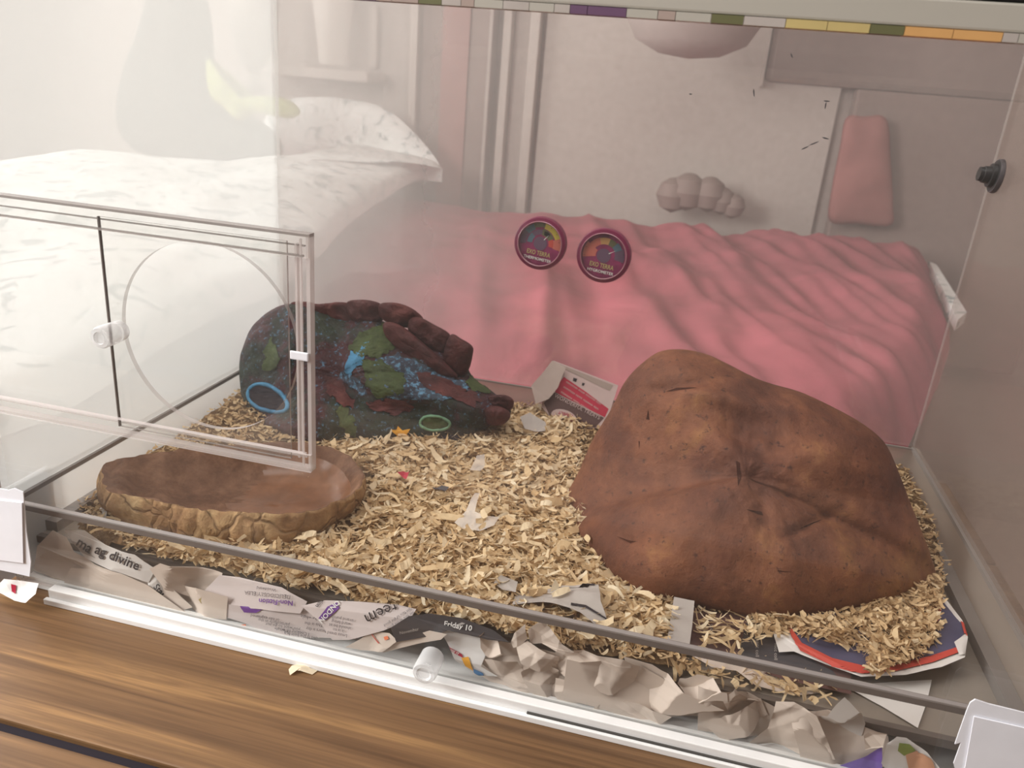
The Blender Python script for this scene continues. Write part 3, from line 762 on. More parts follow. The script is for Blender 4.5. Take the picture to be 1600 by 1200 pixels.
lump('crest_lobe', [(640, 500), (655, 496), (680, 508), (702, 522), (705, 545), (690, 565), (665, 545), (640, 522)], 'orn_maroon', .352, seed=5)
lump('crest_lobe', [(600, 505), (625, 508), (660, 535), (700, 570), (715, 590), (690, 590), (640, 565), (605, 530)], 'orn_maroon', .338, seed=6)
lump('crest_block', [(704, 524), (722, 530), (737, 540), (738, 552), (730, 580), (712, 588), (692, 565)], 'orn_maroon', .345, .012, .018, 7, amp=.002)
lump('snout_lobe', [(762, 622), (780, 617), (795, 619), (803, 628), (798, 640), (780, 642), (764, 636)], 'orn_maroon', .335, .01, .012, 8)
lump('snout_lobe', [(758, 640), (772, 634), (792, 640), (797, 652), (785, 664), (765, 664), (757, 652)], 'orn_maroon', .322, .012, .012, 9)
lump('foot', [(672, 684), (700, 680), (718, 682), (720, 694), (705, 702), (680, 700)], 'orn_dark', .305, .006, .01, 4, -.04)
def ringmesh(name, cx, cy, rx, ry, ang, r, mat, parent, lift=0.0, n=48, k=8, wob=.1):
    pts = []; a = math.radians(ang)
    for i in range(n):
        t = 2 * math.pi * i / n; x = rx * math.cos(t); y = ry * math.sin(t); m_ = 1 + wob * math.sin(3 * t + 1) * .4
        pts.append(lay(orn, cx + (x * math.cos(a) - y * math.sin(a)) * m_, cy + (x * math.sin(a) + y * math.cos(a)) * m_, lift))
    c = sum(pts, Vector()) / n; nrm = (CAM - c).normalized(); vs, fs = [], []
    for i in range(n):
        tg = (pts[(i + 1) % n] - pts[i - 1]).normalized(); b = tg.cross(nrm).normalized(); u = b.cross(tg)
        for j in range(k):
            q = 2 * math.pi * j / k; vs.append(pts[i] + (b * math.cos(q) + u * math.sin(q)) * r * (1 + .25 * noise.noise(pts[i] * 150)))
    for i in range(n):
        for j in range(k): fs.append((i * k + j, i * k + (j + 1) % k, ((i + 1) % n) * k + (j + 1) % k, ((i + 1) % n) * k + j))
    return put(name, mesh(vs, fs), parent, M[mat], True)
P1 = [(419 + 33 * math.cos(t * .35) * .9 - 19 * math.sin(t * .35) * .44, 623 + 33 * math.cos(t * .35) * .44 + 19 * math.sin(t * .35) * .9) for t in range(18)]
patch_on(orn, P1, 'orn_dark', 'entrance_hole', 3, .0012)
ringmesh('entrance_rim', 419, 623, 33, 19, 26, .0024, 'orn_rim', orn, .001)
patch_on(orn, [(660, 655), (678, 650), (698, 655), (700, 665), (680, 671), (662, 667)], 'orn_green', 'eye_disc', 3, .0012)
ringmesh('eye_ring', 679, 661, 23, 11, 3, .0016, 'orn_ring', orn, .001)
patch_on(orn, [(535, 580), (550, 552), (566, 545), (578, 532), (572, 552), (560, 572), (545, 590)], 'orn_rim', 'painted_ridge', 3, .0008)
patch_on(orn, [(536, 582), (552, 590), (575, 605), (570, 618), (548, 606), (534, 592)], 'orn_blue', 'painted_ridge', 3, .0008)
patch_on(orn, [(585, 560), (620, 555), (650, 565), (690, 580), (730, 600), (738, 620), (690, 625), (640, 625), (600, 620), (575, 600)], 'orn_blue', 'painted_area', 4, .0007)
patch_on(orn, [(560, 520), (600, 505), (622, 520), (620, 540), (590, 560), (565, 556), (545, 545)], 'orn_green', 'moss_patch', 4, .0009)
patch_on(orn, [(560, 560), (600, 565), (635, 590), (630, 615), (590, 622), (572, 600)], 'orn_green', 'moss_patch', 4, .0010)
patch_on(orn, [(522, 640), (535, 630), (550, 655), (560, 685), (545, 680), (530, 662)], 'orn_green', 'moss_patch', 3, .0010)
patch_on(orn, [(730, 585), (755, 592), (768, 606), (765, 618), (745, 612), (728, 602)], 'orn_green', 'moss_patch', 3, .0012)
patch_on(orn, [(505, 585), (525, 590), (555, 625), (553, 640), (530, 632), (510, 612)], 'orn_maroon', 'maroon_patch', 3, .0009)
patch_on(orn, [(575, 628), (620, 622), (640, 630), (645, 640), (610, 648), (580, 640)], 'orn_maroon', 'maroon_patch', 3, .0012)
patch_on(orn, [(650, 582), (690, 590), (730, 612), (752, 622), (740, 636), (690, 618), (655, 600)], 'orn_maroon', 'maroon_patch', 3, .0013)
patch_on(orn, [(412, 545), (425, 530), (438, 560), (428, 580), (412, 575)], 'orn_green', 'moss_patch', 3, .0012)
star = [(610, 672), (619, 672), (621, 665), (629, 672), (641, 670), (636, 677), (640, 684), (630, 681), (624, 686), (620, 679)]
patch_on(orn, star, 'orange', 'orange_star', 2, .002)

# ------------------------------------------------------------------ dials on the back panel
def dial(name, label, px, py, R_, word, segs, needle, tilt):
    c = at(px, py, 1, D - .001); root = thing(name, label, 'gauge', (c.x, D - .001, c.z), 'round gauges on the back panel')
    lathe('case', [(.0001, 0), (R_, 0), (R_, .008), (R_ * .97, .0105), (R_ * .86, .0115), (R_ * .82, .0100), (R_ * .82, .006), (.0001, .006)], c, (0, -1, 0), M['dial_case'], root, 56)
    fc = c + Vector((0, -.0064, 0))
    def disc(r0, r1, a0, a1, y, mat, nm, n=14):
        vs, fs = [], []
        for i in range(n + 1):
            a = math.radians(a0 + (a1 - a0) * i / n + tilt)
            for r in (r0, r1): vs.append(fc + Vector((r * math.cos(a), -y, r * math.sin(a))))
        for i in range(n): fs.append((2 * i, 2 * i + 1, 2 * i + 3, 2 * i + 2))
        return put(nm, mesh(vs, fs), root, M[mat], False)
    disc(.0001, R_ * .81, 0, 360, 0, 'dial_face', 'face', 40)
    for a0, a1, r0, r1, mm in segs: disc(R_ * r0, R_ * r1, a0, a1, .0002, mm, 'colour_band')
    disc(.0001, R_ * .26, 0, 360, .0004, 'lilac', 'hub', 24)
    a = math.radians(needle + tilt); nd = Vector((math.cos(a), 0, math.sin(a))); sd = Vector((-nd.z, 0, nd.x))
    put('needle', mesh([fc + Vector((0, -.0007, 0)) + nd * R_ * .2 + sd * .0005, fc + Vector((0, -.0007, 0)) + nd * R_ * .2 - sd * .0005, fc + Vector((0, -.0007, 0)) + nd * R_ * .5], [(0, 1, 2)]), root, M['ink_white'], False)
    def word_(t, dz, size, mat, xs=1):
        me = text_me(t, True); ta = math.radians(tilt)
        for v in me.vertices:
            x, z = v.co.x * size * xs, v.co.y * size + dz
            v.co = fc + Vector((x * math.cos(ta) - z * math.sin(ta), -.0006, x * math.sin(ta) + z * math.cos(ta)))
        me.materials.clear(); put('printed_text', me, root, M[mat], False)
    word_('EXO TERRA', -R_ * .38, .0075, 'gold', .72); word_(word, -R_ * .60, .0048, 'ink_white')
    # printed numbers' place is only a tick ring here
    for k in range(9):
        q = math.radians(-10 + 200 * k / 8 + tilt); p = fc + Vector((R_ * .72 * math.cos(q), -.0005, R_ * .72 * math.sin(q)))
        put('tick', mesh([p + Vector((-.0004, 0, -.0004)), p + Vector((.0004, 0, -.0004)), p + Vector((.0004, 0, .0004)), p + Vector((-.0004, 0, .0004))], [(0, 1, 2, 3)]), root, M['ink'], False)
    lathe('bezel_ring', [(R_ * .84, .0100), (R_ * .87, .0112), (R_ * .84, .0122), (R_ * .81, .0112)], c, (0, -1, 0), M['dial_rim'], root, 56, cap=False)
    lathe('lens', [(.0001, .0148), (R_ * .25, .0146), (R_ * .5, .0138), (R_ * .7, .0126), (R_ * .81, .0110)][::-1], c, (0, -1, 0), M['clear_door'], root, 48, cap=False)
T1 = [(150, 190, .55, .78, 'lilac'), (120, 150, .55, .78, 'teal'), (85, 120, .62, .8, 'olive'), (25, 85, .58, .80, 'yellow'), (-10, 25, .5, .8, 'salmon'), (140, 185, .32, .52, 'teal'), (30, 90, .32, .55, 'olive'), (50, 80, .36, .52, 'yellow'), (-8, 30, .32, .5, 'red'), (90, 140, .34, .52, 'lilac')]
T2 = [(150, 195, .3, .78, 'salmon'), (115, 150, .42, .68, 'salmon'), (80, 115, .42, .66, 'amber'), (55, 80, .42, .66, 'olive'), (30, 55, .42, .7, 'teal'), (-8, 30, .4, .76, 'lilac')]
dial('thermometer', 'left of two round maroon gauges on the back panel, marked thermometer', 846, 379, .0310, 'THERMOMETER', T1, 55, -6)
dial('hygrometer', 'right of two round maroon gauges on the back panel, marked hygrometer', 944.5, 398, .0316, 'HYGROMETER', T2, 35, -6)

# ------------------------------------------------------------------ red printed carton leaning at the back
ct = sheet('printed_carton', [(852, 598, .428), (865, 563, .442), (966, 602, .442), (945, 668, .412), (878, 672, .405), (846, 636, .413)], 'carton_white', 31, .0009, 3, label='crumpled red and beige printed carton leaning on the back panel behind the rock', cat='carton', lim=(.3, .445))
sheet('carton_flap', [(830, 603, .422), (862, 562, .4400), (884, 574, .433), (872, 606, .419), (858, 624, .411), (838, 632, .403)], 'carton_beige', 32, .002, 4, parent=ct, lim=(.3, .4455))
patch_on(ct, [(881, 576), (869, 567), (958, 602), (953, 611)], 'carton_beige', 'printed_band', 3)
patch_on(ct, [(881, 589), (864, 611), (905, 632), (945, 652), (951, 639), (915, 612)], 'crimson', 'printed_band', 4)
patch_on(ct, [(864, 612), (850, 630), (862, 656), (930, 668), (944, 653), (905, 634)], 'carton_dark', 'printed_band', 4)
ov = [(881 + 20 * math.cos(t * .314), 652 + 12 * math.sin(t * .314) + .22 * 20 * math.cos(t * .314)) for t in range(20)]
patch_on(ct, ov, 'carton_white', 'printed_oval', 3, .0008)
print_on(ct, 'PERFECT', 884, 647, 6, 195, 'crimson', True); print_on(ct, 'WHEN SHARED', 882, 654, 5, 195, 'crimson', True)
print_on(ct, 'WONDERFUL TREATS', 902, 636, 8, 27, 'carton_white', False)
for k in range(3): print_on(ct, 'xxxxxxx xxxx xxxxxx xxx'.replace('x', 'n'), 912 - k * 4, 614 + k * 8, 6, 33, 'carton_white')
patch_on(ct, [(896, 590), (902, 592), (900, 597), (895, 595)], 'ink', 'printed_mark', 1); patch_on(ct, [(910, 598), (914, 599), (912, 603), (909, 602)], 'ink', 'printed_mark', 1)

# ------------------------------------------------------------------ papers on the floor plate
fc_ = sheet('floor_card', [(1328, 1076, -.0432), (1360, 1068, -.0432), (1456, 1062, -.0432), (1448, 1098, -.0432), (1434, 1137, -.0432), (1380, 1104, -.0432)], 'newsprint_white', 40, .0006, 3, label='plain white card lying flat on the bare floor at front right', flat=-.0443)
dk = sheet('dark_page', [(1083, 940, -.034), (1190, 955, -.0335), (1260, 985, -.034), (1330, 1050, -.037), (1330, 1085, -.039), (1230, 1062, -.037), (1072, 1012, -.036)], 'dark_page', 41, .002, 5, label='dark printed magazine page on the floor in front of the rock', flat=-.044)
patch_on(dk, [(1170, 962), (1210, 970), (1228, 1010), (1300, 1048), (1325, 1078), (1240, 1060), (1150, 1030)], 'charcoal', 'printed_area', 4)
for q in ((1182, 985), (1183, 1015), (1112, 975), (1212, 1020)): print_on(dk, 'sacc coll', q[0], q[1], 8, 92, 'newsprint_grey')
mg = sheet('magazine_page', [(1197, 955, -.030), (1230, 965, -.029), (1380, 940, -.029), (1462, 915, -.029), (1483, 935, -.028), (1505, 965, -.027), (1513, 992, -.026), (1508, 1026, -.027), (1470, 1044, -.030), (1415, 1057, -.033), (1345, 1060, -.034), (1300, 1044, -.035), (1240, 1020, -.034), (1217, 1020, -.033), (1208, 990, -.031)], 'newsprint_white', 42, .003, 5, label='torn magazine page with a curved red and navy border, front right of the rock', flat=-.044)
patch_on(mg, [(1238, 985), (1228, 967), (1300, 955), (1462, 916), (1482, 936), (1503, 966), (1509, 988), (1496, 1002), (1500, 1020), (1460, 1034), (1400, 1044), (1345, 1048), (1300, 1036), (1250, 1012)], 'navy', 'printed_area', 4, .0006)
patch_on(mg, [(1226, 968), (1236, 983), (1252, 1006), (1300, 1030), (1350, 1042), (1400, 1040), (1455, 1026), (1497, 1012), (1500, 1020), (1458, 1036), (1400, 1050), (1345, 1054), (1300, 1042), (1250, 1018), (1236, 996)], 'red', 'printed_band', 4, .0012)
patch_on(mg, [(1490, 1006), (1512, 990), (1510, 1024), (1498, 1026)], 'newsprint_white', 'torn_corner', 2, .0018)
patch_on(mg, [(1466, 922), (1476, 932), (1462, 985), (1455, 990)], 'red', 'printed_band', 3, .0012)
patch_on(mg, [(1500, 972), (1507, 976), (1512, 992), (1506, 992)], 'red', 'printed_band', 2, .0014)
tp = sheet('paper_strip', [(1053, 934, -.022), (1085, 940, -.0215), (1082, 975, -.025), (1077, 1011, -.028), (1042, 1003, -.028), (1048, 965, -.025)], 'newsprint_grey', 43, .0015, 5, label='upright grey rectangular paper strip left of the dark page', flat=-.044)
g2 = sheet('torn_paper', [(808, 915, -.026), (825, 897, -.023), (880, 905, -.021), (935, 915, -.021), (938, 945, -.022), (950, 972, -.026), (945, 984, -.028), (905, 960, -.026), (850, 945, -.027), (800, 945, -.028)], 'newsprint_grey', 44, .007, 9, label='torn grey paper with dark printed lines half buried in shavings before the rock', flat=-.044)
patch_on(g2, [(826, 898), (880, 906), (930, 914), (929, 916), (880, 909), (826, 901)], 'ink', 'printed_line', 3, .0009)
patch_on(g2, [(892, 943), (915, 946), (948, 966), (950, 970), (914, 950), (892, 946)], 'ink', 'printed_line', 3, .0009)
sheet('torn_paper', [(772, 912, -.027), (782, 898, -.022), (808, 906, -.021), (806, 926, -.025), (785, 922, -.026)], 'newsprint_grey', 45, .002, 3, label='small square grey paper scrap left of the torn grey paper', flat=-.044)
sheet('paper_scrap', [(710, 812, -.020), (728, 798, -.018), (742, 770, -.015), (750, 768, -.015), (742, 800, -.017), (760, 808, -.018), (780, 810, -.019), (772, 822, -.020), (750, 828, -.021), (722, 822, -.021)], 'scrap_film', 46, .004, 5, label='translucent white curled scrap on the shavings in the middle of the floor', flat=-.044)
sheet('paper_scrap', [(734, 735, -.014), (745, 714, -.011), (757, 710, -.010), (758, 728, -.013), (750, 738, -.015)], 'scrap_film', 47, .003, 4, label='small pale scrap among shavings below the ornament', flat=-.044)
sheet('paper_scrap', [(812, 655, -.008), (828, 648, -.006), (852, 660, -.008), (856, 672, -.010), (820, 668, -.010)], 'newsprint_grey', 48, .002, 3, label='grey paper scrap before the red carton at the back', flat=-.044)
sheet('paper_scrap', [(152, 800, -.040), (158, 790, -.038), (164, 765, -.030), (168, 800, -.036), (162, 818, -.040)], 'newsprint_white', 49, .002, 3, label='pale paper scrap tucked against the left end of the water dish', flat=-.044)
sheet('dark_scrap', [(674, 762, -.016), (690, 757, -.014), (702, 762, -.015), (695, 768, -.017), (680, 767, -.017)], 'charcoal', 50, .003, 4, label='small dark scrap in the shavings between dish and rock', flat=-.044)
sheet('red_scrap', [(622, 742, -.015), (630, 735, -.012), (640, 738, -.012), (634, 748, -.015)], 'crimson', 51, .002, 3, label='tiny dark red scrap in the shavings below the ornament', flat=-.044)

# ------------------------------------------------------------------ papers stuffed behind the lower front pane
GP = 'crumpled papers stuffed behind the lower pane'
lp = dict(group=None)
s1 = sheet('newspaper', [(40, 905, .004), (48, 858, .012), (75, 832, .02), (98, 842, .022), (112, 864, .018), (150, 882, .014), (195, 892, .012), (235, 912, .008), (300, 962, .004), (200, 950, .003), (100, 930, .003)], 'newsprint', 61, .010, 9, label='plain beige crumpled sheet behind the lower pane at far left')
s2 = sheet('newspaper', [(90, 833, .020), (125, 832, .022), (165, 851, .020), (215, 864, .018), (245, 888, .014), (236, 908, .010), (190, 892, .010), (130, 874, .012), (105, 852, .016)], 'newsprint_white', 62, .003, 5, label='white crumpled strip with large black headline letters at far left')
print_on(s2, 'ma', 134, 852, 22, 33, 'ink', True); print_on(s2, 'ag divine', 185, 871, 21, 22, 'ink', True); patch_on(s2, [(104, 842), (122, 848), (150, 872), (135, 866), (112, 856)], 'newsprint_grey', 'printed_area', 2)
s3 = sheet('newspaper', [(100, 915, .005), (112, 886, .008), (160, 892, .008), (225, 906, .008), (262, 915, .006), (300, 950, .004), (250, 962, .003), (160, 945, .003)], 'newsprint', 63, .008, 8, label='beige crumpled sheet in front of the headline strip at far left')
s4 = sheet('newspaper', [(228, 905, .008), (240, 892, .012), (252, 900, .012), (260, 925, .007), (256, 934, .005), (238, 920, .006)], 'newsprint_white', 64, .003, 4, label='white newspaper tip printed Star at left behind the lower pane')
print_on(s4, 'Star', 250, 922, 13, 48, 'ink', True)
s5 = sheet('newspaper', [(242, 888, .016), (262, 877, .022), (300, 884, .024), (345, 897, .022), (335, 925, .010), (300, 940, .006), (262, 920, .008)], 'newsprint', 65, .009, 9, label='beige crumpled lump right of the headline strip')
s6 = sheet('newspaper', [(262, 945, .003), (268, 922, .006), (310, 915, .010), (360, 930, .010), (355, 968, .004), (310, 962, .003)], 'newsprint', 66, .006, 6, label='beige folded scrap under the crumpled lump at left')
s7 = sheet('newspaper', [(312, 930, .008), (340, 900, .016), (372, 903, .022), (440, 918, .024), (480, 940, .020), (470, 958, .012), (410, 950, .008), (335, 945, .006)], 'newsprint_pink', 67, .004, 5, label='pinkish newspaper page printed Non-Fiction upside down')
print_on(s7, 'Non-Fiction', 432, 940, 11, 184, 'purple', True); print_on(s7, 'DELICIOUSLY ELLA', 419, 929, 8.5, 186, 'ink_soft', False); print_on(s7, 'Woodward', 417, 920, 6.5, 187, 'ink_soft')
s8 = sheet('newspaper', [(335, 958, .006), (345, 940, .010), (420, 948, .014), (480, 952, .018), (520, 968, .012), (560, 985, .007), (555, 1003, .004), (480, 998, .004), (425, 992, .004), (385, 975, .004)], 'newsprint_pink', 68, .005, 6, label='newspaper page of small grey text under the Non-Fiction page')
patch_on(s8, [(375, 946), (395, 944), (417, 950), (400, 957), (382, 956)], 'purple', 'printed_band', 2, .0008)
for k, t in enumerate(('of has explained', 'particularly in the', 'you want to go out', 'I Cooking to whole', 'this is the best but')):
    print_on(s8, t, 415 + k * 14, 964 + k * 7, 7, 190, 'ink_soft')
for k, t in enumerate(('could stop the whole', 'the Run. This is the', 'only that bears a day')):
    print_on(s8, t, 500 + k * 4, 967 + k * 9, 7, 188, 'ink_soft')
s9 = sheet('newspaper', [(472, 946, .018), (508, 938, .026), (560, 940, .027), (620, 945, .026), (650, 952, .024), (640, 968, .014), (600, 985, .008), (545, 1000, .004), (520, 1000, .005), (500, 970, .010)], 'newsprint_pink', 69, .004, 5, label='pinkish newspaper page with purple LONDON banner and large word teem')
patch_on(s9, [(527, 941), (531, 950), (510, 968), (498, 966), (512, 948)], 'purple', 'printed_band', 2, .0008)
print_on(s9, 'LONDON', 517, 953, 11, 133, 'ink_white', True); print_on(s9, 'teem', 596, 957, 26, 155, 'ink', False); print_on(s9, 'tion', 500, 943, 9, 130, 'ink', True)
for k, t in enumerate(('in and purch', 'ward bring', 'should be at', 'it is to', 'Louis tread')): print_on(s9, t, 536 - k * 2, 966 + k * 6, 7, 190, 'ink_soft')
for k in range(3): print_on(s9, 'last face of the good', 622 + k * 5, 964 + k * 5, 6, 148, 'ink_soft')
s10 = sheet('newspaper', [(540, 1010, .003), (560, 1000, .005), (580, 988, .007), (608, 990, .008), (622, 1000, .006), (598, 1018, .003), (566, 1016, .003)], 'newsprint', 70, .003, 4, label='small beige scrap with a thin red line left of the lower knob')
patch_on(s10, [(578, 988), (580, 988), (594, 1005), (592, 1005)], 'red', 'printed_line', 1, .0008); patch_on(s10, [(600, 995), (606, 993), (608, 998), (602, 1000)], 'orange_red', 'printed_mark', 1, .0008)
s11 = sheet('newspaper', [(612, 980, .010), (640, 962, .018), (672, 958, .024), (720, 966, .026), (770, 985, .024), (795, 1004, .018), (760, 1000, .014), (700, 985, .010), (665, 995, .007), (620, 1003, .005)], 'charcoal', 71, .005, 6, label='black printed newspaper strip with white lettering above the lower knob')
print_on(s11, 'Friday 10', 716, 978, 12, 10, 'ink_white', True); print_on(s11, 'November', 640, 985, 7, -12, 'newsprint_grey')
s12 = sheet('newspaper', [(560, 1015, .003), (640, 996, .006), (672, 984, .009), (700, 988, .009), (690, 998, .006), (640, 1010, .004), (600, 1020, .003)], 'newsprint', 72, .003, 4, label='long narrow beige strip running to the lower knob')
s13 = sheet('newspaper', [(688, 988, .010), (720, 976, .016), (752, 990, .018), (760, 1020, .010), (752, 1040, .006), (778, 1058, .003), (745, 1056, .003), (712, 1030, .006)], 'film_white', 73, .006, 7, label='glossy white magazine scrap with yellow and blue blocks right of the lower knob')
patch_on(s13, [(721, 1028), (732, 1026), (738, 1042), (740, 1047), (728, 1040)], 'orange', 'printed_block', 2, .0009); patch_on(s13, [(740, 1044), (754, 1050), (758, 1056), (742, 1056)], 'blue', 'printed_block', 2, .0009)
patch_on(s13, [(697, 1008), (722, 1022), (724, 1028), (700, 1016)], 'crimson', 'printed_band', 2, .0009); print_on(s13, 'SEE IT', 710, 1019, 6, 28, 'ink_white', True)
def crum(poly, seed, label, amp=.014, nf=9, mat='newsprint', name='crumpled_paper'):
    return sheet(name, poly, mat, seed, amp * 1.15, nf + 5, label=label, cuts=5)
for k, (poly, lb) in enumerate((([(740, 1050, .022), (780, 1000, .030), (880, 1020, .034), (900, 1095, .014), (820, 1085, .010)], 'crumpled beige sheet at the back of the heap under the tallest peak'),
        ([(880, 1090, .016), (890, 1020, .034), (1000, 1035, .036), (1080, 1075, .034), (1110, 1130, .014), (980, 1120, .008)], 'crumpled beige sheet at the back of the heap under the broad sheets'),
        ([(1090, 1140, .012), (1090, 1060, .036), (1160, 1078, .036), (1215, 1100, .034), (1230, 1175, .012)], 'crumpled beige sheet at the back of the heap by the bright crumple'),
        ([(1250, 1190, .010), (1230, 1100, .034), (1300, 1110, .036), (1390, 1150, .030), (1400, 1215, .010), (1300, 1215, .006)], 'crumpled beige sheet at the back of the right end of the heap'))):
    crum(poly, 130 + k, lb, .012, 8)
crum([(752, 1010, .014), (750, 992, .022), (762, 983, .028), (776, 998, .024), (786, 1022, .014), (765, 1030, .008)], 81, 'small curled grey-beige paper standing right of the glossy scrap', .007, 6)
crum([(745, 1032, .010), (770, 1026, .016), (808, 1035, .018), (820, 1055, .012), (852, 1078, .006), (872, 1086, .003), (838, 1086, .003), (790, 1068, .004), (765, 1050, .006)], 82, 'beige crumpled sheet below and right of the curled paper', .010, 8)
crum([(797, 1004, .024), (805, 988, .030), (822, 974, .034), (824, 998, .026), (812, 1010, .020), (800, 1014, .018)], 83, 'small shaded triangular paper fold left of the tallest peak', .006, 5)
crum([(824, 984, .026), (848, 967, .036), (862, 982, .032), (880, 1005, .026), (898, 1018, .020), (880, 1022, .014), (850, 1010, .016), (828, 1002, .020)], 84, 'tallest peak of the crumpled beige paper', .010, 7)
crum([(805, 1010, .020), (822, 1005, .022), (850, 1018, .020), (872, 1030, .014), (868, 1052, .008), (840, 1050, .008), (816, 1035, .012)], 85, 'folded beige paper in front of the tallest peak', .010, 8)
crum([(815, 1045, .010), (845, 1040, .012), (872, 1050, .010), (866, 1075, .005), (858, 1092, .003), (835, 1086, .003), (820, 1066, .006)], 86, 'shaded beige paper low between the peak and the white rail', .010, 8)
crum([(866, 1018, .020), (900, 1018, .026), (975, 1025, .030), (1000, 1045, .024), (990, 1075, .012), (950, 1085, .008), (900, 1070, .010), (870, 1052, .012)], 87, 'broad beige crumpled sheet in the middle of the heap', .016, 11)
crum([(868, 1060, .008), (895, 1064, .010), (922, 1088, .006), (900, 1100, .003), (876, 1100, .003), (866, 1084, .004)], 88, 'triangular beige fold touching the white rail', .007, 6)
crum([(975, 1026, .028), (1020, 1036, .032), (1060, 1070, .022), (1085, 1092, .014), (1130, 1118, .006), (1060, 1126, .003), (1010, 1110, .004), (985, 1080, .010)], 89, 'large pale beige sheet sloping right of the middle of the heap', .017, 11)
crum([(926, 1106, .003), (945, 1094, .006), (1000, 1100, .006), (1050, 1120, .003), (1030, 1132, .0025), (985, 1118, .003), (950, 1112, .003)], 90, 'ragged strip of torn beige paper along the white rail', .007, 8)
crum([(1058, 1072, .020), (1062, 1052, .028), (1090, 1040, .034), (1112, 1058, .028), (1135, 1085, .018), (1136, 1112, .008), (1100, 1098, .010), (1072, 1088, .014)], 91, 'pale rounded crumple below the grey paper strip', .013, 9)
crum([(1104, 1136, .003), (1110, 1122, .008), (1160, 1108, .014), (1190, 1098, .018), (1202, 1126, .010), (1170, 1150, .004), (1130, 1158, .003)], 92, 'small bright crumple left of the tall folded sheet', .012, 9)
crum([(1130, 1092, .020), (1148, 1070, .030), (1168, 1092, .024), (1190, 1098, .018), (1165, 1112, .012), (1140, 1118, .010)], 93, 'folded grey-beige corner above the small bright crumple', .009, 7)
crum([(1170, 1160, .003), (1200, 1140, .010), (1212, 1092, .028), (1240, 1094, .028), (1275, 1115, .018), (1290, 1150, .010), (1305, 1188, .003), (1230, 1192, .003)], 94, 'tall folded beige sheet near the right end of the heap', .015, 9)
crum([(1278, 1122, .018), (1300, 1095, .030), (1312, 1085, .034), (1340, 1102, .030), (1356, 1135, .020), (1352, 1160, .010), (1318, 1186, .004), (1288, 1160, .010)], 95, 'round pale crumpled paper ball at the right end of the heap', .018, 12, 'newsprint_white')
crum([(1350, 1150, .012), (1365, 1138, .016), (1385, 1142, .014), (1380, 1168, .006), (1352, 1172, .005)], 96, 'small shaded crumple right of the pale paper ball', .008, 6)
sf = sheet('purple_paper', [(1310, 1196, .004), (1345, 1184, .008), (1380, 1172, .012), (1378, 1205, .003), (1360, 1225, .0025), (1310, 1215, .0025)], 'violet', 97, .005, 5, label='torn purple paper at the lower right behind the pane')
cp = sheet('colourful_packet', [(1384, 1158, .014), (1400, 1148, .022), (1416, 1152, .022), (1450, 1178, .014), (1480, 1215, .004), (1400, 1225, .003), (1376, 1190, .008)], 'newsprint_white', 98, .010, 8, label='crumpled white packet printed with green, pink and flesh tones at lower right')
patch_on(cp, [(1404, 1160), (1420, 1162), (1430, 1172), (1412, 1180), (1402, 1172)], 'green', 'printed_area', 3, .0008); patch_on(cp, [(1414, 1178), (1432, 1172), (1455, 1186), (1462, 1205), (1420, 1205)], 'flesh', 'printed_area', 3, .0010)
sheet('grey_torn_paper', [(1072, 1022, -.033), (1110, 1030, -.034), (1180, 1044, -.036), (1250, 1062, -.038), (1302, 1076, -.040), (1240, 1084, -.0405), (1180, 1072, -.040), (1150, 1050, -.038), (1110, 1046, -.037)], 'newsprint', 99, .003, 6, label='long torn beige paper edge lying just behind the front joint at right', flat=-.044)
sheet('yellow_scrap', [(311, 936, .003), (322, 928, .004), (334, 936, .004), (330, 948, .003), (318, 946, .003)], 'gold', 121, .002, 4, label='small yellowish crumpled scrap left of the Non-Fiction page')
# tissue and loose bits outside
sheet('crumpled_wrapper', [(-5, 922, -.022), (12, 905, -.022), (40, 908, -.024), (70, 912, -.026), (58, 928, -.03), (28, 942, -.034), (14, 938, -.034)], 'film_white', 101, .008, 8, lim=(-.06, -.018), label='crumpled white wrapper with a red spot on the wood at far left', cuts=4)
wr = bpy.data.objects['crumpled_wrapper']; patch_on(wr, [(18, 912), (26, 914), (25, 928), (19, 924)], 'crimson', 'printed_area', 2, .0006)
def chip(name, pts, label, z=ZT, mat='shaving', up=.0025, seed=1):
    r = random.Random(seed); b = [at(px, py, 2, z) for px, py in pts]; n = len(b); c = sum(b, Vector()) / n
    v = [p + Vector((0, 0, .0006 + up * r.random())) for p in b] + [c + Vector((0, 0, up + .001))]
    me = mesh(v, [(i, (i + 1) % n, n) for i in range(n)]); a2 = me.attributes.new('tone', 'FLOAT', 'POINT'); a2.data.foreach_set('value', [.95] * (n + 1))
    return tag(put(name, me, None, M[mat], False, origin=(c.x, c.y, z)), label, 'shaving')
chip('wood_shaving_curl', [(451, 1048), (456, 1043), (470, 1039), (480, 1041), (484, 1047), (496, 1049), (488, 1055), (468, 1052), (460, 1050), (453, 1057)], 'pale curled wood shaving lying on the brown planks', seed=3)
chip('wood_splinter', [(501, 1046), (520, 1049), (532, 1050), (531, 1055), (518, 1053), (501, 1050)], 'thin pale splinter on the planks right of the curled shaving', up=.001, seed=4)
chip('wood_fibre', [(590, 1053), (598, 1058), (607, 1060), (606, 1062), (597, 1060)], 'tiny curled fibre on the planks left below the lower knob', up=.0006, seed=5)
# little orange label bit seen on the rail
sheet('orange_scrap', [(376, 976, .0018), (384, 975, .0018), (386, 986, .0015), (379, 988, .0015)], 'orange_red', 120, .0003, 2, lim=(.001, .003), cuts=1, label='tiny orange scrap behind the lower pane under the grey text page')

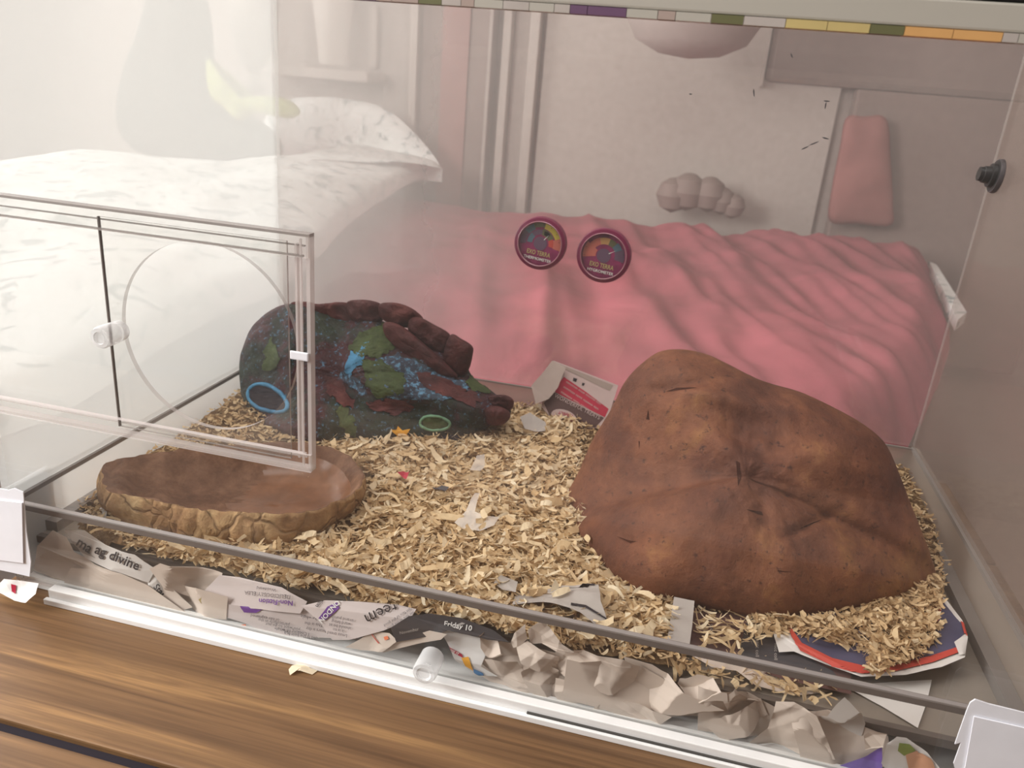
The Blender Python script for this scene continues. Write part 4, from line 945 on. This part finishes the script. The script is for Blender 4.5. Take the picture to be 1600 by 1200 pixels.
# ------------------------------------------------------------------ the room seen through the clear panels behind
bd = thing('bed', 'wide bed under a rumpled pink cover behind the vivarium', 'bed', (-.2, 1.8, RZ0))
BX0, BX1, BY0, BY1, BZ = -2.2, 1.42, 2.92, .61, -.12
vs, fs = [], []; nx, ny = 220, 140
QE = sorted((mir(px, py, 2, -.13) for px, py in ((1450, 385), (1478, 440), (1497, 500), (1478, 560), (1445, 630), (1400, 690))), key=lambda p: p.y)
XR = lambda y: float(np.interp(y, [p.y for p in QE], [p.x for p in QE]))
for j in range(ny):
    for i in range(nx):
        u, v = i / (nx - 1), j / (ny - 1); y = BY0 + (BY1 - BY0) * v
        xr = XR(y); x = BX0 + (xr - BX0) * u
        e = min(1, u * 12, (1 - u) * 30, v * 10, (1 - v) * 12)
        z = BZ + .05 * fbm((x, y, 0), 1.6, 3, 4) + (.036 * (1 - abs(fbm((x * 1.0 + y * .22, y * .10, 0), 5.5, 3, 2)) * 3) + .007 * fbm((x * 2 - y * .3, y * .5, 4), 6, 3, 2)) * min(1, max(0, x + .4)) - .10 * (1 - math.sin(e * math.pi / 2)) 
        vs.append((x, y, z))
for j in range(ny - 1):
    for i in range(nx - 1): a = j * nx + i; fs.append((a, a + 1, a + nx + 1, a + nx))
put('bed_cover', mesh(vs, fs), bd, M['bed_pink'], True)
box('mattress', BX0 + .02, .80, .66, 2.9, -.42, -.2, M['room_white'], bd, .04)
box('bed_base', BX0 + .05, .78, .7, 2.88, RZ0 + .001, -.42, M['room_brown'], bd, .01)
c3 = [mir(1452, 408, 2, -.13), mir(1464, 414, 2, -.13), mir(1511, 488, 2, -.13), mir(1496, 500, 2, -.13)]
put('sheet_corner', mesh(c3 + [p - Vector((0, 0, .03)) for p in c3], [(0, 1, 2, 3), (7, 6, 5, 4), (0, 4, 5, 1), (1, 5, 6, 2), (2, 6, 7, 3), (3, 7, 4, 0)]), bd, M['bed_floral'], False)
def soft(name, label, cat, pix, z, h, mat, seed, group=None, n=110, rings=26, below=.05, amp=.05):
    C = spline([mir(px, py, 2, z) for px, py in pix], n); c0 = sum(C, Vector()) / n; vs = []; fs = []
    for r in range(rings):
        s = 1 - r / rings
        for i in range(n):
            p = c0 + (C[i] - c0) * s; p.z = z + h * (1 - s ** 3) ** .8 + amp * fbm(p, 2.2, 4, seed) * (1 - s ** 4); vs.append(p)
    vs.append(Vector((c0.x, c0.y, z + h)))
    for r in range(rings - 1):
        for i in range(n): a = r * n; fs.append((a + i, a + (i + 1) % n, a + n + (i + 1) % n, a + n + i))
    for i in range(n): fs.append(((rings - 1) * n + i, (rings - 1) * n + (i + 1) % n, rings * n))
    b = len(vs)
    for i in range(n): vs.append(C[i] - Vector((0, 0, below)))
    for i in range(n): fs.append((i, b + i, b + (i + 1) % n, (i + 1) % n))
    o = put(name, mesh(vs, fs), None, M[mat], True, origin=(c0.x, c0.y, z - below)); return tag(o, label, cat, group)
soft('duvet', 'white floral duvet on the pink bed cover at upper left behind the vivarium', 'duvet', [(690, 262), (650, 262), (560, 310), (490, 372), (420, 418), (350, 442), (270, 478), (180, 530), (60, 590), (-100, 620), (-260, 560), (-200, 300), (-60, 262), (60, 246), (170, 250), (280, 262), (400, 262), (520, 245), (620, 225)], .03, .05, 'bed_floral', 3, n=160)
# standing soft heap of clothes and a folded green throw
def slab(name, pix, y, thick, mat, parent=None, label=None, cat=None, amp=.05, seed=1):
    C = spline([mir(px, py, 1, y) for px, py in pix], 90); c0 = sum(C, Vector()) / 90; vs = []; fs = []; R_ = 12
    for side in (1, -1):
        for r in range(R_):
            s = (r + 1) / R_ if side > 0 else 1 - r / R_
            for i in range(90):
                p = c0 + (C[i] - c0) * s; k = (1 - s ** 2.2) ** .5 if s < 1 else 0; p.y += side * thick * k + amp * .5 * fbm(p, 5, 3, seed) * k; vs.append(p)
    for r in range(2 * R_ - 1):
        for i in range(90): a = r * 90; fs.append((a + i, a + (i + 1) % 90, a + 90 + (i + 1) % 90, a + 90 + i))
    fs.append(tuple(range(90))); fs.append(tuple(range(2 * R_ * 90 - 90, 2 * R_ * 90)))
    o = put(name, mesh(vs, fs), parent, M[mat], True, origin=None if parent else (c0.x, c0.y, min(p.z for p in C)))
    if label: tag(o, label, cat)
    return o
YB = 2.35
slab('clothes_heap', [(250, -30), (300, -30), (315, 10), (300, 40), (318, 80), (335, 110), (350, 150), (385, 190), (430, 215), (440, 245), (400, 262), (330, 262), (280, 250), (220, 240), (190, 200), (195, 130), (210, 80), (225, 40)], YB, .14, 'cloth_grey', label='dark grey draped clothes heaped on the bed at upper left', cat='clothes', seed=5)
slab('green_throw', [(322, 98), (335, 96), (350, 118), (370, 140), (378, 152), (410, 150), (450, 155), (470, 175), (450, 185), (400, 178), (375, 190), (350, 168), (330, 150)], YB - .16, .05, 'cloth_green', label='yellow-green folded throw in front of the dark clothes heap', cat='throw', seed=6)
slab('pillow', [(688, 262), (640, 200), (590, 165), (520, 152), (450, 155), (420, 175), (405, 230), (440, 262), (560, 285), (640, 262)], 2.80, .08, 'bed_floral', label='white floral pillow standing at the back of the bed behind the duvet', cat='pillow', seed=7)
# wall things behind the bed
YW = RY1 - .001
def wall_box(name, px0, px1, py0, py1, depth, mat, parent=None, y=None, bev=.01, label=None, cat=None):
    yy = YW if y is None else y; a = mir(px0, (py0 + py1) / 2, 1, yy); b = mir(px1, (py0 + py1) / 2, 1, yy); t = mir((px0 + px1) / 2, py0, 1, yy).z; bo = mir((px0 + px1) / 2, py1, 1, yy).z
    o = box(name, min(a.x, b.x), max(a.x, b.x), yy - depth, yy, min(t, bo), max(t, bo), M[mat], parent, bev, origin=None if parent else ((a.x + b.x) / 2, yy, min(t, bo)))
    if label: tag(o, label, cat)
    return o
dr = struct(thing('door_1', None, None, (0, YW, RZ0)))
def full(name, px0, px1, mat, depth, ztop, parent, zbot=RZ0, y=YW):
    a = mir(px0, 250, 1, y); b = mir(px1, 250, 1, y); return box(name, min(a.x, b.x), max(a.x, b.x), y - depth, y, zbot, ztop, M[mat], parent, .004)
full('door_leaf', 838, 1290, 'room_white', .03, 1.25, dr)
full('door_frame', 778, 790, 'room_white', .07, 1.3, dr); full('door_frame', 818, 832, 'room_white', .08, 1.3, dr)
full('door_recess', 790.5, 817.5, 'room_wall', .02, 1.3, dr); full('door_shadow_gap', 832.5, 837.5, 'room_brown', .015, 1.3, dr)
wrd = thing('wardrobe', 'tall dark wardrobe with pinkish panels left of the white door', 'wardrobe', (mir(720, 250, 1, YW).x, YW - .1, RZ0))
full('side_post', 649, 660, 'room_white', .12, 1.3, wrd); full('panel', 661, 692, 'room_brown', .08, 1.3, wrd); full('panel', 692.5, 732, 'room_pink', .09, 1.3, wrd); full('panel', 732.5, 760, 'room_brown', .08, 1.3, wrd); full('side_post', 760.5, 766, 'room_wall', .10, 1.3, wrd)
sh = thing('wall_shelf', 'white bracketed wall shelf at upper left behind the bed', 'shelf', (mir(540, 115, 1, YW).x, YW, mir(540, 125, 1, YW).z))
wall_box('shelf_board', 435, 605, 108, 124, .22, 'room_white', sh); wall_box('shelf_post', 582, 594, 10, 107, .04, 'room_white', sh)
va = thing('glass_vase', 'pale tapered vase on the white wall shelf at upper left', 'vase', mir(520, 106, 1, YW - .12))
q = mir(520, 106, 1, YW - .12); lathe('vase_body', [(.0001, 0), (.055, 0), (.06, .02), (.095, .35), (.10, .40), (.09, .40), (.0001, .38)], q + Vector((0, 0, .012)), (0, 0, 1), M['scrap_film'], va, 32)
lm = thing('table_lamp', 'small white lamp at upper left beside the wall shelf', 'lamp', mir(400, 148, 1, 2.6))
q = mir(398, 148, 1, 2.6); lathe('lamp_base', [(.0001, 0), (.035, 0), (.035, .03), (.02, .05), (.02, .09), (.0001, .09)], q, (0, 0, 1), M['room_white'], lm, 24)
lathe('lamp_shade', [(.03, .092), (.06, .14), (.085, .24), (.085, .31), (.06, .345), (.0001, .36)], q, (0, 0, 1), M['room_white'], lm, 24)
dg = slab('hanging_bag', [(405, -20), (432, -20), (432, 60), (430, 100), (424, 60), (414, 20)], 2.9, .03, 'room_brown', label='narrow dark tapering bag hanging above the lamp at upper left', cat='bag', seed=9)
mr_ = wall_box('wall_picture', 1204, 1700, -40, 150, .05, 'room_brown', None, bev=.03, label='dark flat panel with a pale left edge on the wall at upper right', cat='picture')
wall_box('frame_edge', 1200, 1204, -30, 138, .06, 'room_white', mr_)
wall_box('cupboard', 1288, 1640, 150, 560, .10, 'room_brown', None, bev=.01, label='tall dark cupboard behind the bed at the right', cat='cupboard')
slab('pink_garment', [(1322, 184), (1350, 182), (1385, 186), (1392, 250), (1396, 320), (1392, 352), (1340, 350), (1296, 345), (1300, 290), (1312, 230)], YW - .17, .03, 'garment', label='dull pink garment hanging on the cupboard behind the bed', cat='garment', seed=12)
bt = thing('toy_row', 'small garland of knobbly brownish balls along the far edge of the bed', 'toys', mir(1100, 330, 1, 2.85))
for k, (px, py, r) in enumerate(((1052, 305, .07), (1075, 300, .075), (1108, 304, .07), (1128, 314, .055), (1145, 322, .05))):  # separate knobbly toys, kept together as one object
    lathe('ball', [(.0001, -r), (r * .7, -r * .7), (r, 0), (r * .75, r * .65), (r * .3, r * .95), (.0001, r)], mir(px, py, 1, 2.85), (0, 0, 1), M['room_brown'], bt, 18)
tag(box('black_bar', .53, .86, -.0115, .0, .4108, .437, M['black_rubber'], None, .003, origin=(.7, -.02, .4108)), 'black bar lying on the top rail at upper right', 'bar')
ps = thing('paper_lantern', 'pale round paper lantern at top centre behind the vivarium', 'lantern', mir(1075, 60, 1, 2.4))
q = mir(1075, 92, 1, 2.4); lathe('shade', [(.0001, 0), (.10, .012), (.18, .05), (.22, .12), (.20, .25), (.0001, .26)], q, (0, 0, 1), M['room_wall'], ps, 40)
box('cord', q.x - .004, q.x + .004, q.y - .004, q.y + .004, q.z + .26, RZ1 - .001, M['room_white'], ps)
